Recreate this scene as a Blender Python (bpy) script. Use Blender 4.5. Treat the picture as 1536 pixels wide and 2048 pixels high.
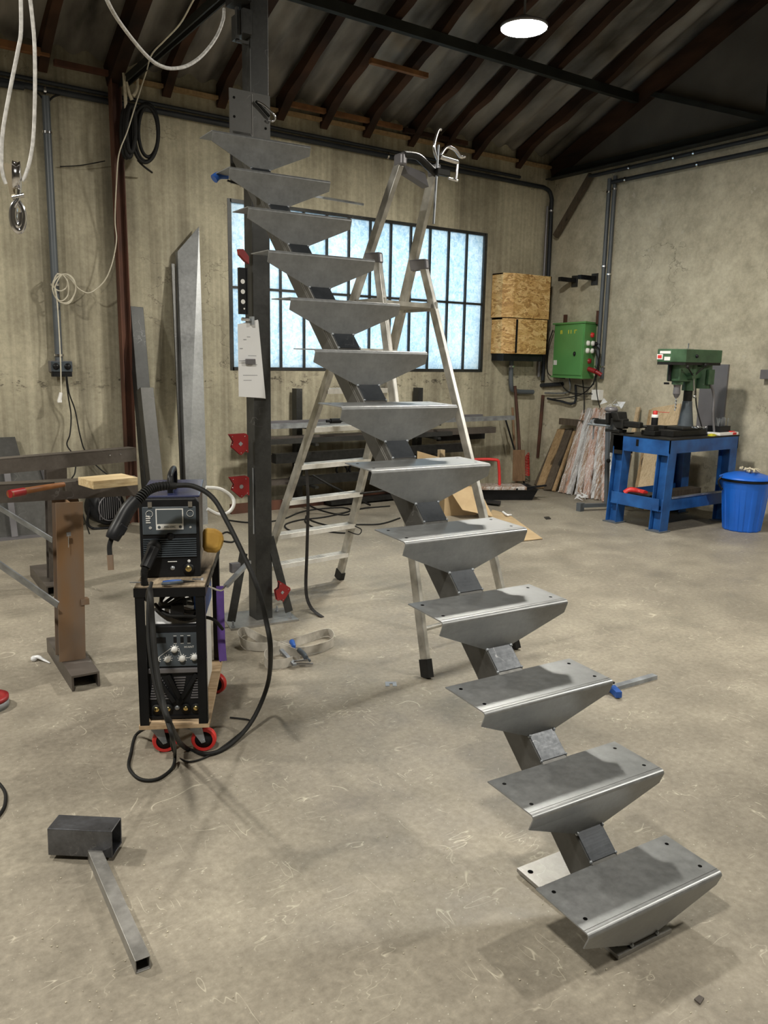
import bpy, math, random
from mathutils import Vector, Matrix, noise
random.seed(7)
PI = math.pi
SC = bpy.context.scene
COL = SC.collection
for o in list(bpy.data.objects): bpy.data.objects.remove(o, do_unlink=True)

# ------------------------------------------------------------------ camera
CAM = Vector((0, 0, 1.5975)); FPX = 1597.5
CR = Vector((0.8238, -0.5666, 0.0173)).normalized()
CF = Vector((0.5592, 0.8074, -0.1882)).normalized()
CU = CR.cross(CF).normalized(); CR = CF.cross(CU).normalized()
cd = bpy.data.cameras.new('camera'); cam = bpy.data.objects.new('camera', cd); COL.objects.link(cam)
cam.matrix_world = Matrix.Translation(CAM) @ Matrix((CR, CU, -CF)).transposed().to_4x4()
cd.sensor_fit = 'VERTICAL'; cd.sensor_height = 36; cd.lens = 36 * FPX / 2048; cd.clip_start = .05
SC.camera = cam
# ------------------------------------------------------------------ look, sky, lamps
SC.view_settings.view_transform = 'Standard'; SC.view_settings.look = 'None'
SC.view_settings.gamma = 1; SC.view_settings.use_curve_mapping = False
SC.view_settings.exposure = 0.1
w = bpy.data.worlds.new('sky'); SC.world = w; w.use_nodes = True
w.node_tree.nodes['Background'].inputs[0].default_value = (.72, .87, 1, 1)
w.node_tree.nodes['Background'].inputs[1].default_value = 2.5
LAMP_STRENGTH = 640
LAMP_COL = (1.0, .955, .86)
def disk_light(name, loc, power, size=.36):
    l = bpy.data.lights.new(name, 'AREA'); l.shape = 'DISK'; l.size = size; l.energy = power; l.color = LAMP_COL
    o = bpy.data.objects.new(name, l); COL.objects.link(o); o.location = loc
# the hall's other high bay lamps, behind and left of the view
disk_light('hall_lamp_light', (-1.7, 4.9, 4.0), 190, .3)
disk_light('hall_lamp_light', (-.35, .8, 4.0), 145, .3)
disk_light('hall_lamp_light', (5.1, -.1, 4.0), 190, .3)

def ray(u, v):
    return (CF * FPX + CR * (u - 768) - CU * (v - 1024)).normalized()
def Z(u, v, z=0.0):
    d = ray(u, v); return CAM + d * ((z - CAM.z) / d.z)
def Y(u, v, y):
    d = ray(u, v); return CAM + d * (y / d.y)
def X(u, v, x):
    d = ray(u, v); return CAM + d * (x / d.x)
def D(u, v, t): return CAM + ray(u, v) * t
V = Vector
XR, YB = 7.95, 7.75       # right wall, back wall
RS = .44; RZ0 = 4.1       # roof slope, sheet underside height at back wall
def roofz(y): return RZ0 + RS * (YB - y)

# ------------------------------------------------------------------ materials
def mat(name, col, rough=.5, metal=0.0, n=.15, scale=6, bump=0.0, stretch=(1, 1, 1), col2=None, rvar=.12, detail=6, emit=0):
    m = bpy.data.materials.new(name); m.use_nodes = True
    nt = m.node_tree; N = nt.nodes; L = nt.links; b = N['Principled BSDF']
    b.inputs['Metallic'].default_value = metal
    tc = N.new('ShaderNodeTexCoord'); mp = N.new('ShaderNodeMapping'); mp.inputs['Scale'].default_value = stretch
    L.new(tc.outputs['Object'], mp.inputs[0])
    ns = N.new('ShaderNodeTexNoise'); ns.inputs['Scale'].default_value = scale; ns.inputs['Detail'].default_value = detail
    L.new(mp.outputs[0], ns.inputs[0])
    rp = N.new('ShaderNodeValToRGB'); rp.color_ramp.elements[0].position = .3; rp.color_ramp.elements[1].position = .7
    a = [max(0, c * (1 - n)) for c in col]; c2 = col2 or [min(1, c * (1 + n)) for c in col]
    rp.color_ramp.elements[0].color = (*a, 1); rp.color_ramp.elements[1].color = (*c2, 1)
    L.new(ns.outputs[0], rp.inputs[0]); L.new(rp.outputs[0], b.inputs['Base Color'])
    mr = N.new('ShaderNodeMapRange'); mr.inputs[3].default_value = max(.03, rough - rvar); mr.inputs[4].default_value = min(1, rough + rvar)
    L.new(ns.outputs[0], mr.inputs[0]); L.new(mr.outputs[0], b.inputs['Roughness'])
    if bump:
        bp = N.new('ShaderNodeBump'); bp.inputs['Strength'].default_value = bump; bp.inputs['Distance'].default_value = .01
        L.new(ns.outputs[0], bp.inputs['Height']); L.new(bp.outputs[0], b.inputs['Normal'])
    if emit:
        b.inputs['Emission Color'].default_value = (*LAMP_COL, 1); b.inputs['Emission Strength'].default_value = emit
    return m

class G:   # tiny node-graph helper
    def __init__(s, name):
        s.m = bpy.data.materials.new(name); s.m.use_nodes = True; s.N = s.m.node_tree.nodes; s.L = s.m.node_tree.links
        s.b = s.N['Principled BSDF']; s.tc = s.N.new('ShaderNodeTexCoord')
    def lk(s, a, b): s.L.new(a, b)
    def noise(s, scale, stretch=(1, 1, 1), detail=6, off=(0, 0, 0), rough=.55, dist=0):
        mp = s.N.new('ShaderNodeMapping'); mp.inputs['Scale'].default_value = stretch; mp.inputs['Location'].default_value = off
        s.lk(s.tc.outputs['Object'], mp.inputs[0])
        n = s.N.new('ShaderNodeTexNoise'); n.inputs['Scale'].default_value = scale; n.inputs['Detail'].default_value = detail
        n.inputs['Roughness'].default_value = rough; n.inputs['Distortion'].default_value = dist
        s.lk(mp.outputs[0], n.inputs[0]); return n.outputs[0]
    def ramp(s, f, stops):
        r = s.N.new('ShaderNodeValToRGB'); e = r.color_ramp.elements
        e[0].position = stops[0][0]; e[0].color = (*stops[0][1], 1); e[1].position = stops[-1][0]; e[1].color = (*stops[-1][1], 1)
        for p, c in stops[1:-1]:
            k = e.new(p); k.color = (*c, 1)
        s.lk(f, r.inputs[0]); return r.outputs[0]
    def gray(s, f, *ps): return s.ramp(f, [(p, (g, g, g)) for p, g in ps])
    def mix(s, f, a, b, mode='MIX'):
        x = s.N.new('ShaderNodeMix'); x.data_type = 'RGBA'; x.blend_type = mode
        for sock, val in ((x.inputs[0], f), (x.inputs[6], a), (x.inputs[7], b)):
            if isinstance(val, (int, float)): sock.default_value = val
            elif isinstance(val, tuple): sock.default_value = (*val, 1)
            else: s.lk(val, sock)
        return x.outputs[2]
    def math(s, op, a, b=0.0):
        x = s.N.new('ShaderNodeMath'); x.operation = op
        for sock, val in ((x.inputs[0], a), (x.inputs[1], b)):
            if isinstance(val, (int, float)): sock.default_value = val
            else: s.lk(val, sock)
        return x.outputs[0]
    def bump(s, h, st=.3, d=.01):
        b = s.N.new('ShaderNodeBump'); b.inputs['Strength'].default_value = st; b.inputs['Distance'].default_value = d
        s.lk(h, b.inputs['Height']); s.lk(b.outputs[0], s.b.inputs['Normal'])

def ridge(g, n, w):    # thin curved lines where a noise crosses one half
    a = g.math('ABSOLUTE', g.math('SUBTRACT', n, .5)); return g.gray(a, (0, 1), (w, 0))

def floor_mat():
    g = G('worn_concrete_floor')
    big = g.noise(.55, detail=4); mid = g.noise(3.2, detail=8, rough=.65); fine = g.noise(38, detail=5, rough=.7)
    c = g.ramp(big, [(.32, (0.168, 0.150, 0.119)), (.5, (0.281, 0.250, 0.198)), (.68, (0.386, 0.349, 0.273))])
    c = g.mix(.5, c, g.ramp(mid, [(.3, (0.168, 0.151, 0.122)), (.52, (0.302, 0.270, 0.214)), (.72, (0.437, 0.399, 0.315))]))
    c = g.mix(.4, c, g.ramp(fine, [(.3, (.15, .14, .12)), (.6, (.5, .5, .5)), (.75, (.8, .78, .72))]), 'OVERLAY')
    s1 = ridge(g, g.noise(2.2, (1, 1, 1), 2, (3, 1, 0)), .0035); m1 = g.gray(g.noise(4.2, off=(9, 2, 0), detail=3), (.58, 0), (.64, 1))
    s2 = ridge(g, g.noise(3.1, (2.2, .5, 1), 3, (0, 7, 0)), .0035); m2 = g.gray(g.noise(5.0, off=(1, 5, 0), detail=3), (.56, 0), (.62, 1))
    s3 = ridge(g, g.noise(5.3, (.7, 1.6, 1), 3, (5, 5, 0)), .005); m3 = g.gray(g.noise(3.5, off=(4, 8, 0)), (.55, 0), (.64, 1))
    sc = g.math('MAXIMUM', g.math('MAXIMUM', g.math('MULTIPLY', s1, m1), g.math('MULTIPLY', s2, m2)), g.math('MULTIPLY', s3, m3))
    c = g.mix(g.math('MULTIPLY', sc, .55), c, (.68, .63, .50))
    st = g.gray(g.noise(1.6, off=(20, 3, 0), detail=5), (.6, 0), (.72, 1))
    c = g.mix(g.math('MULTIPLY', st, .35), c, (.12, .105, .085))
    dk = ridge(g, g.noise(1.1, (1, 1, 1), 6, (13, 1, 0)), .002); dm = g.gray(g.noise(1.4, off=(2, 15, 0)), (.56, 0), (.62, 1))
    c = g.mix(g.math('MULTIPLY', g.math('MULTIPLY', dk, dm), .2), c, (.1, .085, .07))
    s4 = ridge(g, g.noise(6.5, (.6, 2.4, 1), 2, (8, 2, 0)), .008); m4 = g.gray(g.noise(5.5, off=(7, 3, 0), detail=2), (.60, 0), (.66, 1)); c = g.mix(g.math('MULTIPLY', g.math('MULTIPLY', s4, m4), .6), c, (.72, .67, .54))
    sp = g.gray(g.noise(90, detail=1, off=(0, 0, 1)), (.72, 0), (.76, 1)); c = g.mix(g.math('MULTIPLY', sp, .5), c, (.65, .62, .52))
    g.lk(c, g.b.inputs['Base Color'])
    g.lk(g.gray(mid, (.3, .42), (.7, .68)), g.b.inputs['Roughness']); g.bump(g.mix(.5, mid, fine), .18, .01)
    return g.m
def wallb_mat():
    g = G('board_marked_concrete')
    st = g.noise(1.0, (3.4, 1, .13), 2, (0, 0, 2)); st2 = g.noise(1.0, (30, 1, .5), 5); big = g.noise(.9, detail=6, off=(3, 0, 1)); f = g.noise(26, detail=6, rough=.7)
    c = g.ramp(st, [(.38, (0.175, 0.157, 0.109)), (.46, (0.301, 0.273, 0.192)), (.53, (0.385, 0.350, 0.249)), (.60, (0.616, 0.574, 0.420))])
    c = g.mix(.32, c, g.ramp(st2, [(.36, (0.140, 0.126, 0.087)), (.5, (0.357, 0.326, 0.238)), (.64, (0.644, 0.602, 0.462))]))
    c = g.mix(.45, c, g.ramp(big, [(.38, (0.182, 0.164, 0.123)), (.5, (0.357, 0.325, 0.241)), (.6, (0.532, 0.490, 0.367))]))
    c = g.mix(.35, c, g.ramp(f, [(.3, (.25, .25, .25)), (.7, (.72, .72, .72))]), 'OVERLAY')
    # rough pitted band and cracks
    sep = g.N.new('ShaderNodeSeparateXYZ'); g.lk(g.tc.outputs['Object'], sep.inputs[0]); z = sep.outputs[2]
    band = g.math('SUBTRACT', 1.0, g.math('MULTIPLY', g.math('ABSOLUTE', g.math('SUBTRACT', g.math('ADD', z, g.math('MULTIPLY', big, .5)), 1.6)), 7))
    band = g.math('MAXIMUM', band, 0)
    pit = g.gray(g.noise(9, (1, 1, 2.2), 8, (1, 1, 1), .75), (.56, 0), (.61, 1))
    c = g.mix(g.math('MULTIPLY', g.math('MULTIPLY', pit, band), .95), c, (.045, .037, .028))
    cr = ridge(g, g.noise(1.3, (1, 1, 1.6), 8, (7, 0, 4)), .0025); cm = g.gray(g.noise(1.2, off=(8, 1, 8)), (.5, 0), (.6, 1))
    c = g.mix(g.math('MULTIPLY', g.math('MULTIPLY', cr, cm), .7), c, (.06, .05, .04))
    soot_shade = g.math('MAXIMUM', g.math('MINIMUM', g.math('MULTIPLY', g.math('SUBTRACT', g.math('ADD', z, g.math('MULTIPLY', g.noise(2.6, (1, 1, .5), 6, (4, 4, 4)), 1.5)), 4.45), 1.4), 1), 0)
    c = g.mix(g.math('MULTIPLY', soot_shade, .6), c, (.035, .03, .025))  # blotchy soot, also darkening the wall top in place of lamp fall-off
    g.lk(c, g.b.inputs['Base Color']); g.b.inputs['Roughness'].default_value = .88; g.bump(g.mix(.5, f, st2), .35, .012)
    return g.m
def wallr_mat():
    g = G('trowelled_concrete')
    big = g.noise(.8, detail=5); mid = g.noise(4.2, detail=8, rough=.68); f = g.noise(30, detail=5)
    c = g.ramp(big, [(.36, (0.362, 0.331, 0.244)), (.64, (0.566, 0.522, 0.399))])
    c = g.mix(.5, c, g.ramp(mid, [(.36, (0.290, 0.261, 0.196)), (.5, (0.486, 0.447, 0.341)), (.64, (0.667, 0.623, 0.493))]))
    c = g.mix(.25, c, g.ramp(f, [(.3, (.3, .3, .3)), (.7, (.7, .7, .7))]), 'OVERLAY')
    cr = ridge(g, g.noise(.9, (1, 1, 1.3), 7, (3, 0, 9)), .002); cm = g.gray(g.noise(1.2, off=(1, 3, 1)), (.5, 0), (.6, 1))
    c = g.mix(g.math('MULTIPLY', g.math('MULTIPLY', cr, cm), .6), c, (.10, .085, .06))
    ch = g.gray(g.noise(7, (1, 1, 1), 3, (2, 2, 5)), (.69, 0), (.70, 1)); c = g.mix(g.math('MULTIPLY', ch, .7), c, (.55, .52, .43))
    g.lk(c, g.b.inputs['Base Color']); g.b.inputs['Roughness'].default_value = .85; g.bump(g.mix(.4, mid, f), .3, .012)
    return g.m
def steel_mat(name, lo, hi, rough=.36, metal=.85, sc=3.0):
    g = G(name)
    a = g.noise(sc, detail=7, rough=.6, dist=.4); b = g.noise(sc * 12, detail=5, rough=.65); s = g.noise(sc * 2, (1, 14, 14), 4)
    c = g.ramp(a, [(.3, lo), (.7, hi)]); c = g.mix(.35, c, g.ramp(b, [(.25, (.25, .25, .25)), (.75, (.72, .72, .72))]), 'OVERLAY')
    sl = ridge(g, g.noise(sc * 1.4, (1, 1, 1), 3, (3, 3, 3)), .004); sm = g.gray(g.noise(sc, off=(6, 1, 1)), (.54, 0), (.62, 1))
    c = g.mix(g.math('MULTIPLY', g.math('MULTIPLY', sl, sm), .3), c, (.5, .5, .5))
    g.lk(c, g.b.inputs['Base Color']); g.b.inputs['Metallic'].default_value = metal
    g.lk(g.gray(g.mix(.5, a, b), (.3, rough - .08), (.7, rough + .14)), g.b.inputs['Roughness']); g.bump(s, .04, .004)
    return g.m
def wood_mat(name, a, b, axis='z', sc=9):
    s = {'x': (.6, 5, 5), 'y': (5, .6, 5), 'z': (5, 5, .6)}[axis]
    g = G(name); n = g.noise(sc * .5, s, 5, dist=1.2); f = g.noise(sc * 3, s, 4)
    c = g.ramp(n, [(.3, a), (.7, b)]); c = g.mix(.4, c, g.ramp(f, [(.3, (.3, .3, .3)), (.7, (.7, .7, .7))]), 'OVERLAY')
    kn = g.gray(g.noise(6, (1, 1, .5), 1, (2, 2, 2)), (.7, 0), (.74, 1)); c = g.mix(kn, c, tuple(x * .35 for x in a))
    g.lk(c, g.b.inputs['Base Color']); g.b.inputs['Roughness'].default_value = .65; g.bump(f, .15, .004)
    return g.m
def osb_mat():
    g = G('strand_board'); v = g.N.new('ShaderNodeTexVoronoi'); v.inputs['Scale'].default_value = 17
    mp = g.N.new('ShaderNodeMapping'); mp.inputs['Scale'].default_value = (1, 1, 2.4); g.lk(g.tc.outputs['Object'], mp.inputs[0])
    nz = g.N.new('ShaderNodeTexNoise'); nz.inputs['Scale'].default_value = 6; g.lk(mp.outputs[0], nz.inputs[0])
    g.lk(g.mix(.35, mp.outputs[0], nz.outputs[1]), v.inputs[0])
    c = g.ramp(v.outputs['Color'], [(.1, (.38, .20, .06)), (.5, (.66, .42, .16)), (.9, (.82, .60, .29))])
    f = g.noise(22, (1, 1, 3), 5, dist=2.5); c = g.mix(.6, c, g.ramp(f, [(.3, (.15, .15, .15)), (.7, (.8, .8, .8))]), 'OVERLAY')
    g.lk(c, g.b.inputs['Base Color']); g.b.inputs['Roughness'].default_value = .6; g.bump(v.outputs['Distance'], .3, .004)
    return g.m
def glass_mat():
    g = G('obscure_glass'); N = g.N; tr = N.new('ShaderNodeBsdfTranslucent'); gl = N.new('ShaderNodeBsdfGlossy'); mx = N.new('ShaderNodeMixShader')
    v = N.new('ShaderNodeTexVoronoi'); v.inputs['Scale'].default_value = 34; v.feature = 'SMOOTH_F1'; g.lk(g.tc.outputs['Object'], v.inputs[0])
    n = g.noise(24, detail=3, dist=1.5); big = g.noise(1.1, detail=2)
    c = g.ramp(n, [(.35, (.63, .73, .78)), (.5, (.82, .86, .86)), (.65, (.95, .95, .93))]); c = g.mix(.6, c, g.ramp(big, [(.35, (.70, .78, .84)), (.65, (.92, .93, .92))]), 'MULTIPLY')
    g.lk(c, tr.inputs[0]); gl.inputs['Roughness'].default_value = .25; mx.inputs[0].default_value = .06
    b = N.new('ShaderNodeBump'); b.inputs['Strength'].default_value = .6; g.lk(n, b.inputs['Height']); g.lk(b.outputs[0], gl.inputs['Normal']); g.lk(b.outputs[0], tr.inputs['Normal'])
    g.lk(tr.outputs[0], mx.inputs[1]); g.lk(gl.outputs[0], mx.inputs[2]); g.lk(mx.outputs[0], N['Material Output'].inputs[0])
    return g.m
def film_mat(name, a, b_, c_):
    g = G(name); r0 = g.N.new('ShaderNodeMapping'); r0.inputs['Rotation'].default_value = (0, -.464, 0); g.lk(g.tc.outputs['Object'], r0.inputs[0])
    class T: outputs = {'Object': r0.outputs[0]}
    g.tc = T; n = g.noise(9, (6, 6, .7), 5, dist=.8); n2 = g.noise(5, (5, 5, .3), 4, dist=.3); hi = g.noise(16, (3, 3, .8), 3, (5, 5, 5), dist=2)
    c = g.ramp(n2, [(.36, a), (.5, b_), (.62, c_)])
    c = g.mix(g.gray(n, (.50, 0), (.60, .6)), c, (.68, .69, .70)); c = g.mix(g.gray(hi, (.60, 0), (.64, .9)), c, (.92, .92, .92))  # glints on the film painted as near-white streaks in the base colour
    g.lk(c, g.b.inputs['Base Color']); g.b.inputs['Roughness'].default_value = .2; g.b.inputs['Coat Weight'].default_value = .5
    g.bump(hi, .8, .015); return g.m

M = {}
M['floor'] = floor_mat(); M['wallb'] = wallb_mat(); M['wallr'] = wallr_mat(); M['glass'] = glass_mat(); M['gable'] = mat('gable_shade_board', (.12, .11, .095), .85, 0, .25, 2); M['walld'] = mat('low_bounce_concrete', (.10, .09, .07), .85, 0, .3, 2); M['osb'] = osb_mat(); M['film'] = film_mat('wrapped_film', (.24, .13, .07), (.42, .30, .22), (.62, .58, .55)); M['film_b'] = film_mat('wrapped_film_grey', (.25, .22, .20), (.45, .43, .42), (.70, .71, .73)); M['film_c'] = film_mat('wrapped_film_pink', (.33, .15, .09), (.50, .30, .22), (.62, .47, .42))  # gable holds painted shade; walld is dark to cut bounce light
M['steel'] = steel_mat('mill_scale_steel', (.06, .059, .055), (.11, .109, .104), .42, .5)
M['tread'] = steel_mat('folded_tread_steel', (.205, .212, .214), (.315, .323, .325), .38, .58)
M['bareplate'] = steel_mat('ground_bare_steel', (.24, .235, .22), (.42, .41, .39), .42, .6)
M['cover'] = steel_mat('blue_grey_mill_plate', (.022, .026, .032), (.05, .056, .064), .36, .4, 5)
M['dsteel'] = steel_mat('dark_steel_section', (.04, .041, .04), (.08, .081, .079), .42, .6)
M['bsteel'] = steel_mat('brown_mill_steel', (.075, .064, .056), (.135, .117, .103), .42, .35)
M['rust'] = mat('rusty_steel', (.24, .125, .045), .7, .1, .1, 4, .2, (1.6, 1.6, .5), col2=(.17, .145, .125))
M['redoxide'] = mat('red_oxide_steel', (.055, .024, .016), .75, 0, .4, 5, .2, (1, 1, .4), col2=(.15, .06, .035))
M['alu'] = mat('worn_aluminium', (.42, .41, .38), .42, .75, .25, 12, .05, (1, 1, 1), col2=(.62, .61, .57))
M['alutread'] = mat('ribbed_aluminium', (.80, .79, .75), .45, .15, .1, 30)
M['galv'] = mat('galvanized_steel', (.27, .29, .32), .42, .6, .2, 14, col2=(.42, .45, .48))
M['chrome'] = mat('chrome', (.72, .72, .74), .16, 1, .08, 8, rvar=.06)
M['zinc'] = mat('yellow_zinc', (.50, .43, .31), .35, .6, .2, 8); M['brass'] = mat('brass', (.72, .58, .25), .25, 1, .1, 8)
M['blackp'] = mat('black_plastic', (.012, .0125, .014), .42, 0, .3, 12)
M['blackrub'] = mat('black_rubber', (.015, .015, .0145), .6, 0, .3, 20)
M['blackpaint'] = mat('black_paint', (.008, .0085, .01), .3, 0, .3, 8)
M['dgrey'] = mat('dark_grey_plastic', (.075, .09, .105), .32, 0, .2, 10)
M['screen'] = mat('display_glass', (.10, .12, .135), .12, 0, .15, 6)
M['navy'] = mat('navy_enamel', (.035, .042, .11), .22, .2, .2, 6)
M['greymet'] = mat('grey_enamel', (.17, .165, .175), .35, .2, .1, 6)
M['white'] = mat('white_plastic', (.85, .85, .83), .4, 0, .06, 10)
M['paper'] = mat('paper', (.86, .87, .88), .8, 0, .04, 4)
M['paperprint'] = mat('faint_print', (.42, .43, .45), .8, 0, .1, 20)
M['red'] = mat('red_enamel', (.26, .012, .015), .38, 0, .2, 9)
M['redbright'] = mat('red_rubber', (.62, .035, .03), .45, 0, .1, 9)
M['bluep'] = mat('blue_paint', (.012, .075, .27), .42, 0, .35, 6, .05, col2=(.022, .13, .42))
M['bluebin'] = mat('blue_bin_plastic', (.012, .13, .62), .38, 0, .12, 3)
M['bluehandle'] = mat('blue_handle', (.02, .09, .36), .4, 0, .15, 12)
M['green'] = mat('green_enamel', (.11, .33, .10), .42, 0, .10, 3)
M['greenpress'] = mat('olive_green_enamel', (.045, .11, .055), .42, 0, .3, 8, col2=(.075, .16, .085))
M['cast'] = mat('cast_iron', (.025, .025, .024), .5, .4, .3, 18, .15)
M['conduit'] = mat('grey_conduit', (.10, .115, .13), .4, 0, .12, 6)
M['conduit_d'] = mat('dark_conduit', (.03, .034, .04), .42, 0, .15, 6)
M['whitecable'] = mat('white_cable', (.62, .58, .47), .55, 0, .12, 25)
M['rope'] = mat('white_rope', (.58, .57, .55), .7, 0, .25, 60, .3)
M['web'] = mat('grey_webbing', (.38, .355, .31), .85, 0, .1, 18, .15, (1, 1, 1), col2=(.56, .53, .47))
M['blackweb'] = mat('black_strap', (.03, .028, .027), .7, 0, .3, 40)
M['cardboard'] = mat('cardboard', (.46, .33, .18), .8, 0, .08, 5, col2=(.55, .41, .24))
M['wood'] = wood_mat('pale_wood', (.42, .30, .15), (.66, .53, .32), 'x')
M['woodtop'] = wood_mat('worn_board', (.20, .155, .105), (.40, .32, .22), 'y')
M['plywood'] = wood_mat('plywood_edge', (.40, .27, .15), (.66, .50, .33), 'x', 20)
M['plank'] = wood_mat('brown_plank', (.24, .155, .075), (.42, .29, .155), 'z')
M['plankdark'] = wood_mat('dark_plank', (.06, .045, .032), (.11, .085, .06), 'z')
M['planklight'] = wood_mat('light_board', (.42, .31, .18), (.60, .47, .30), 'z')
M['handlewood'] = wood_mat('tool_handle_wood', (.17, .10, .055), (.26, .16, .09), 'z')
M['rafter'] = mat('rotten_red_brown_timber', (.011, .009, .008), .85, 0, .3, 4, .5, (1, .3, 1), col2=(.07, .034, .02))
M['batten'] = mat('orange_batten', (.16, .065, .022), .75, 0, .3, 8, .2, col2=(.26, .12, .045))
M['sheet'] = mat('weathered_fibre_cement', (.075, .069, .06), .9, 0, .3, 2.2, .4, (1.5, .35, 1), col2=(.33, .305, .27), detail=9)
M['truss'] = mat('dark_truss_paint', (.022, .024, .022), .6, 0, .3, 5)
M['glove'] = mat('yellow_leather', (.55, .30, .045), .75, 0, .25, 9, .3, col2=(.68, .42, .09))
M['purple'] = mat('purple_strap', (.085, .04, .20), .8, 0, .15, 30)
M['rag'] = mat('cream_rag', (.55, .50, .38), .9, 0, .25, 25, .5)
M['film2'] = mat('crumpled_clear_film', (.70, .71, .72), .2, 0, .2, 20, .8)
M['yellow'] = mat('yellow_plastic', (.75, .7, .05), .5)
M['lampglow'] = mat('lamp_diffuser', (1, 1, 1), .5, emit=LAMP_STRENGTH)
M['hole'] = mat('dark_hole', (.006, .006, .006), .9)
M['rod'] = mat('blackened_rod', (.02, .02, .02), .5, .5)
M['orange'] = mat('worn_orange_handle', (.22, .07, .02), .55, 0, .4, 14, .1, (.4, 1, 1), col2=(.38, .16, .05))
M['tubeoff'] = steel_mat('blue_mill_tube', (.09, .09, .095), (.20, .21, .235), .3, .8, 6)

for k in ('blackp', 'blackrub', 'blackpaint', 'cast', 'hole', 'conduit_d', 'dsteel', 'rafter', 'sheet', 'truss', 'blackweb', 'dgrey'):
    M[k].node_tree.nodes['Principled BSDF'].inputs['Specular IOR Level'].default_value = .22
# ------------------------------------------------------------------ mesh builder
def cr_path(P, closed=False, sub=6):
    P = [V(p) for p in P]; n = len(P)
    if n < 3: return P
    out = []
    rng = range(n) if closed else range(n - 1)
    for i in rng:
        if closed: a, b, c, d = P[(i - 1) % n], P[i], P[(i + 1) % n], P[(i + 2) % n]
        else: a, b, c, d = P[max(i - 1, 0)], P[i], P[i + 1], P[min(i + 2, n - 1)]
        for k in range(sub):
            t = k / sub
            out.append(.5 * ((2 * b) + (c - a) * t + (2 * a - 5 * b + 4 * c - d) * t * t + (3 * b - a - 3 * c + d) * t ** 3))
    if not closed: out.append(P[-1])
    return out
def frame(d, up=None):
    d = d.normalized(); up = V(up) if up else V((0, 0, 1))
    if abs(d.dot(up.normalized())) > .98: up = V((0, 1, 0)) if abs(d.y) < .9 else V((1, 0, 0))
    s = d.cross(up).normalized(); return s, s.cross(d).normalized()
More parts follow.
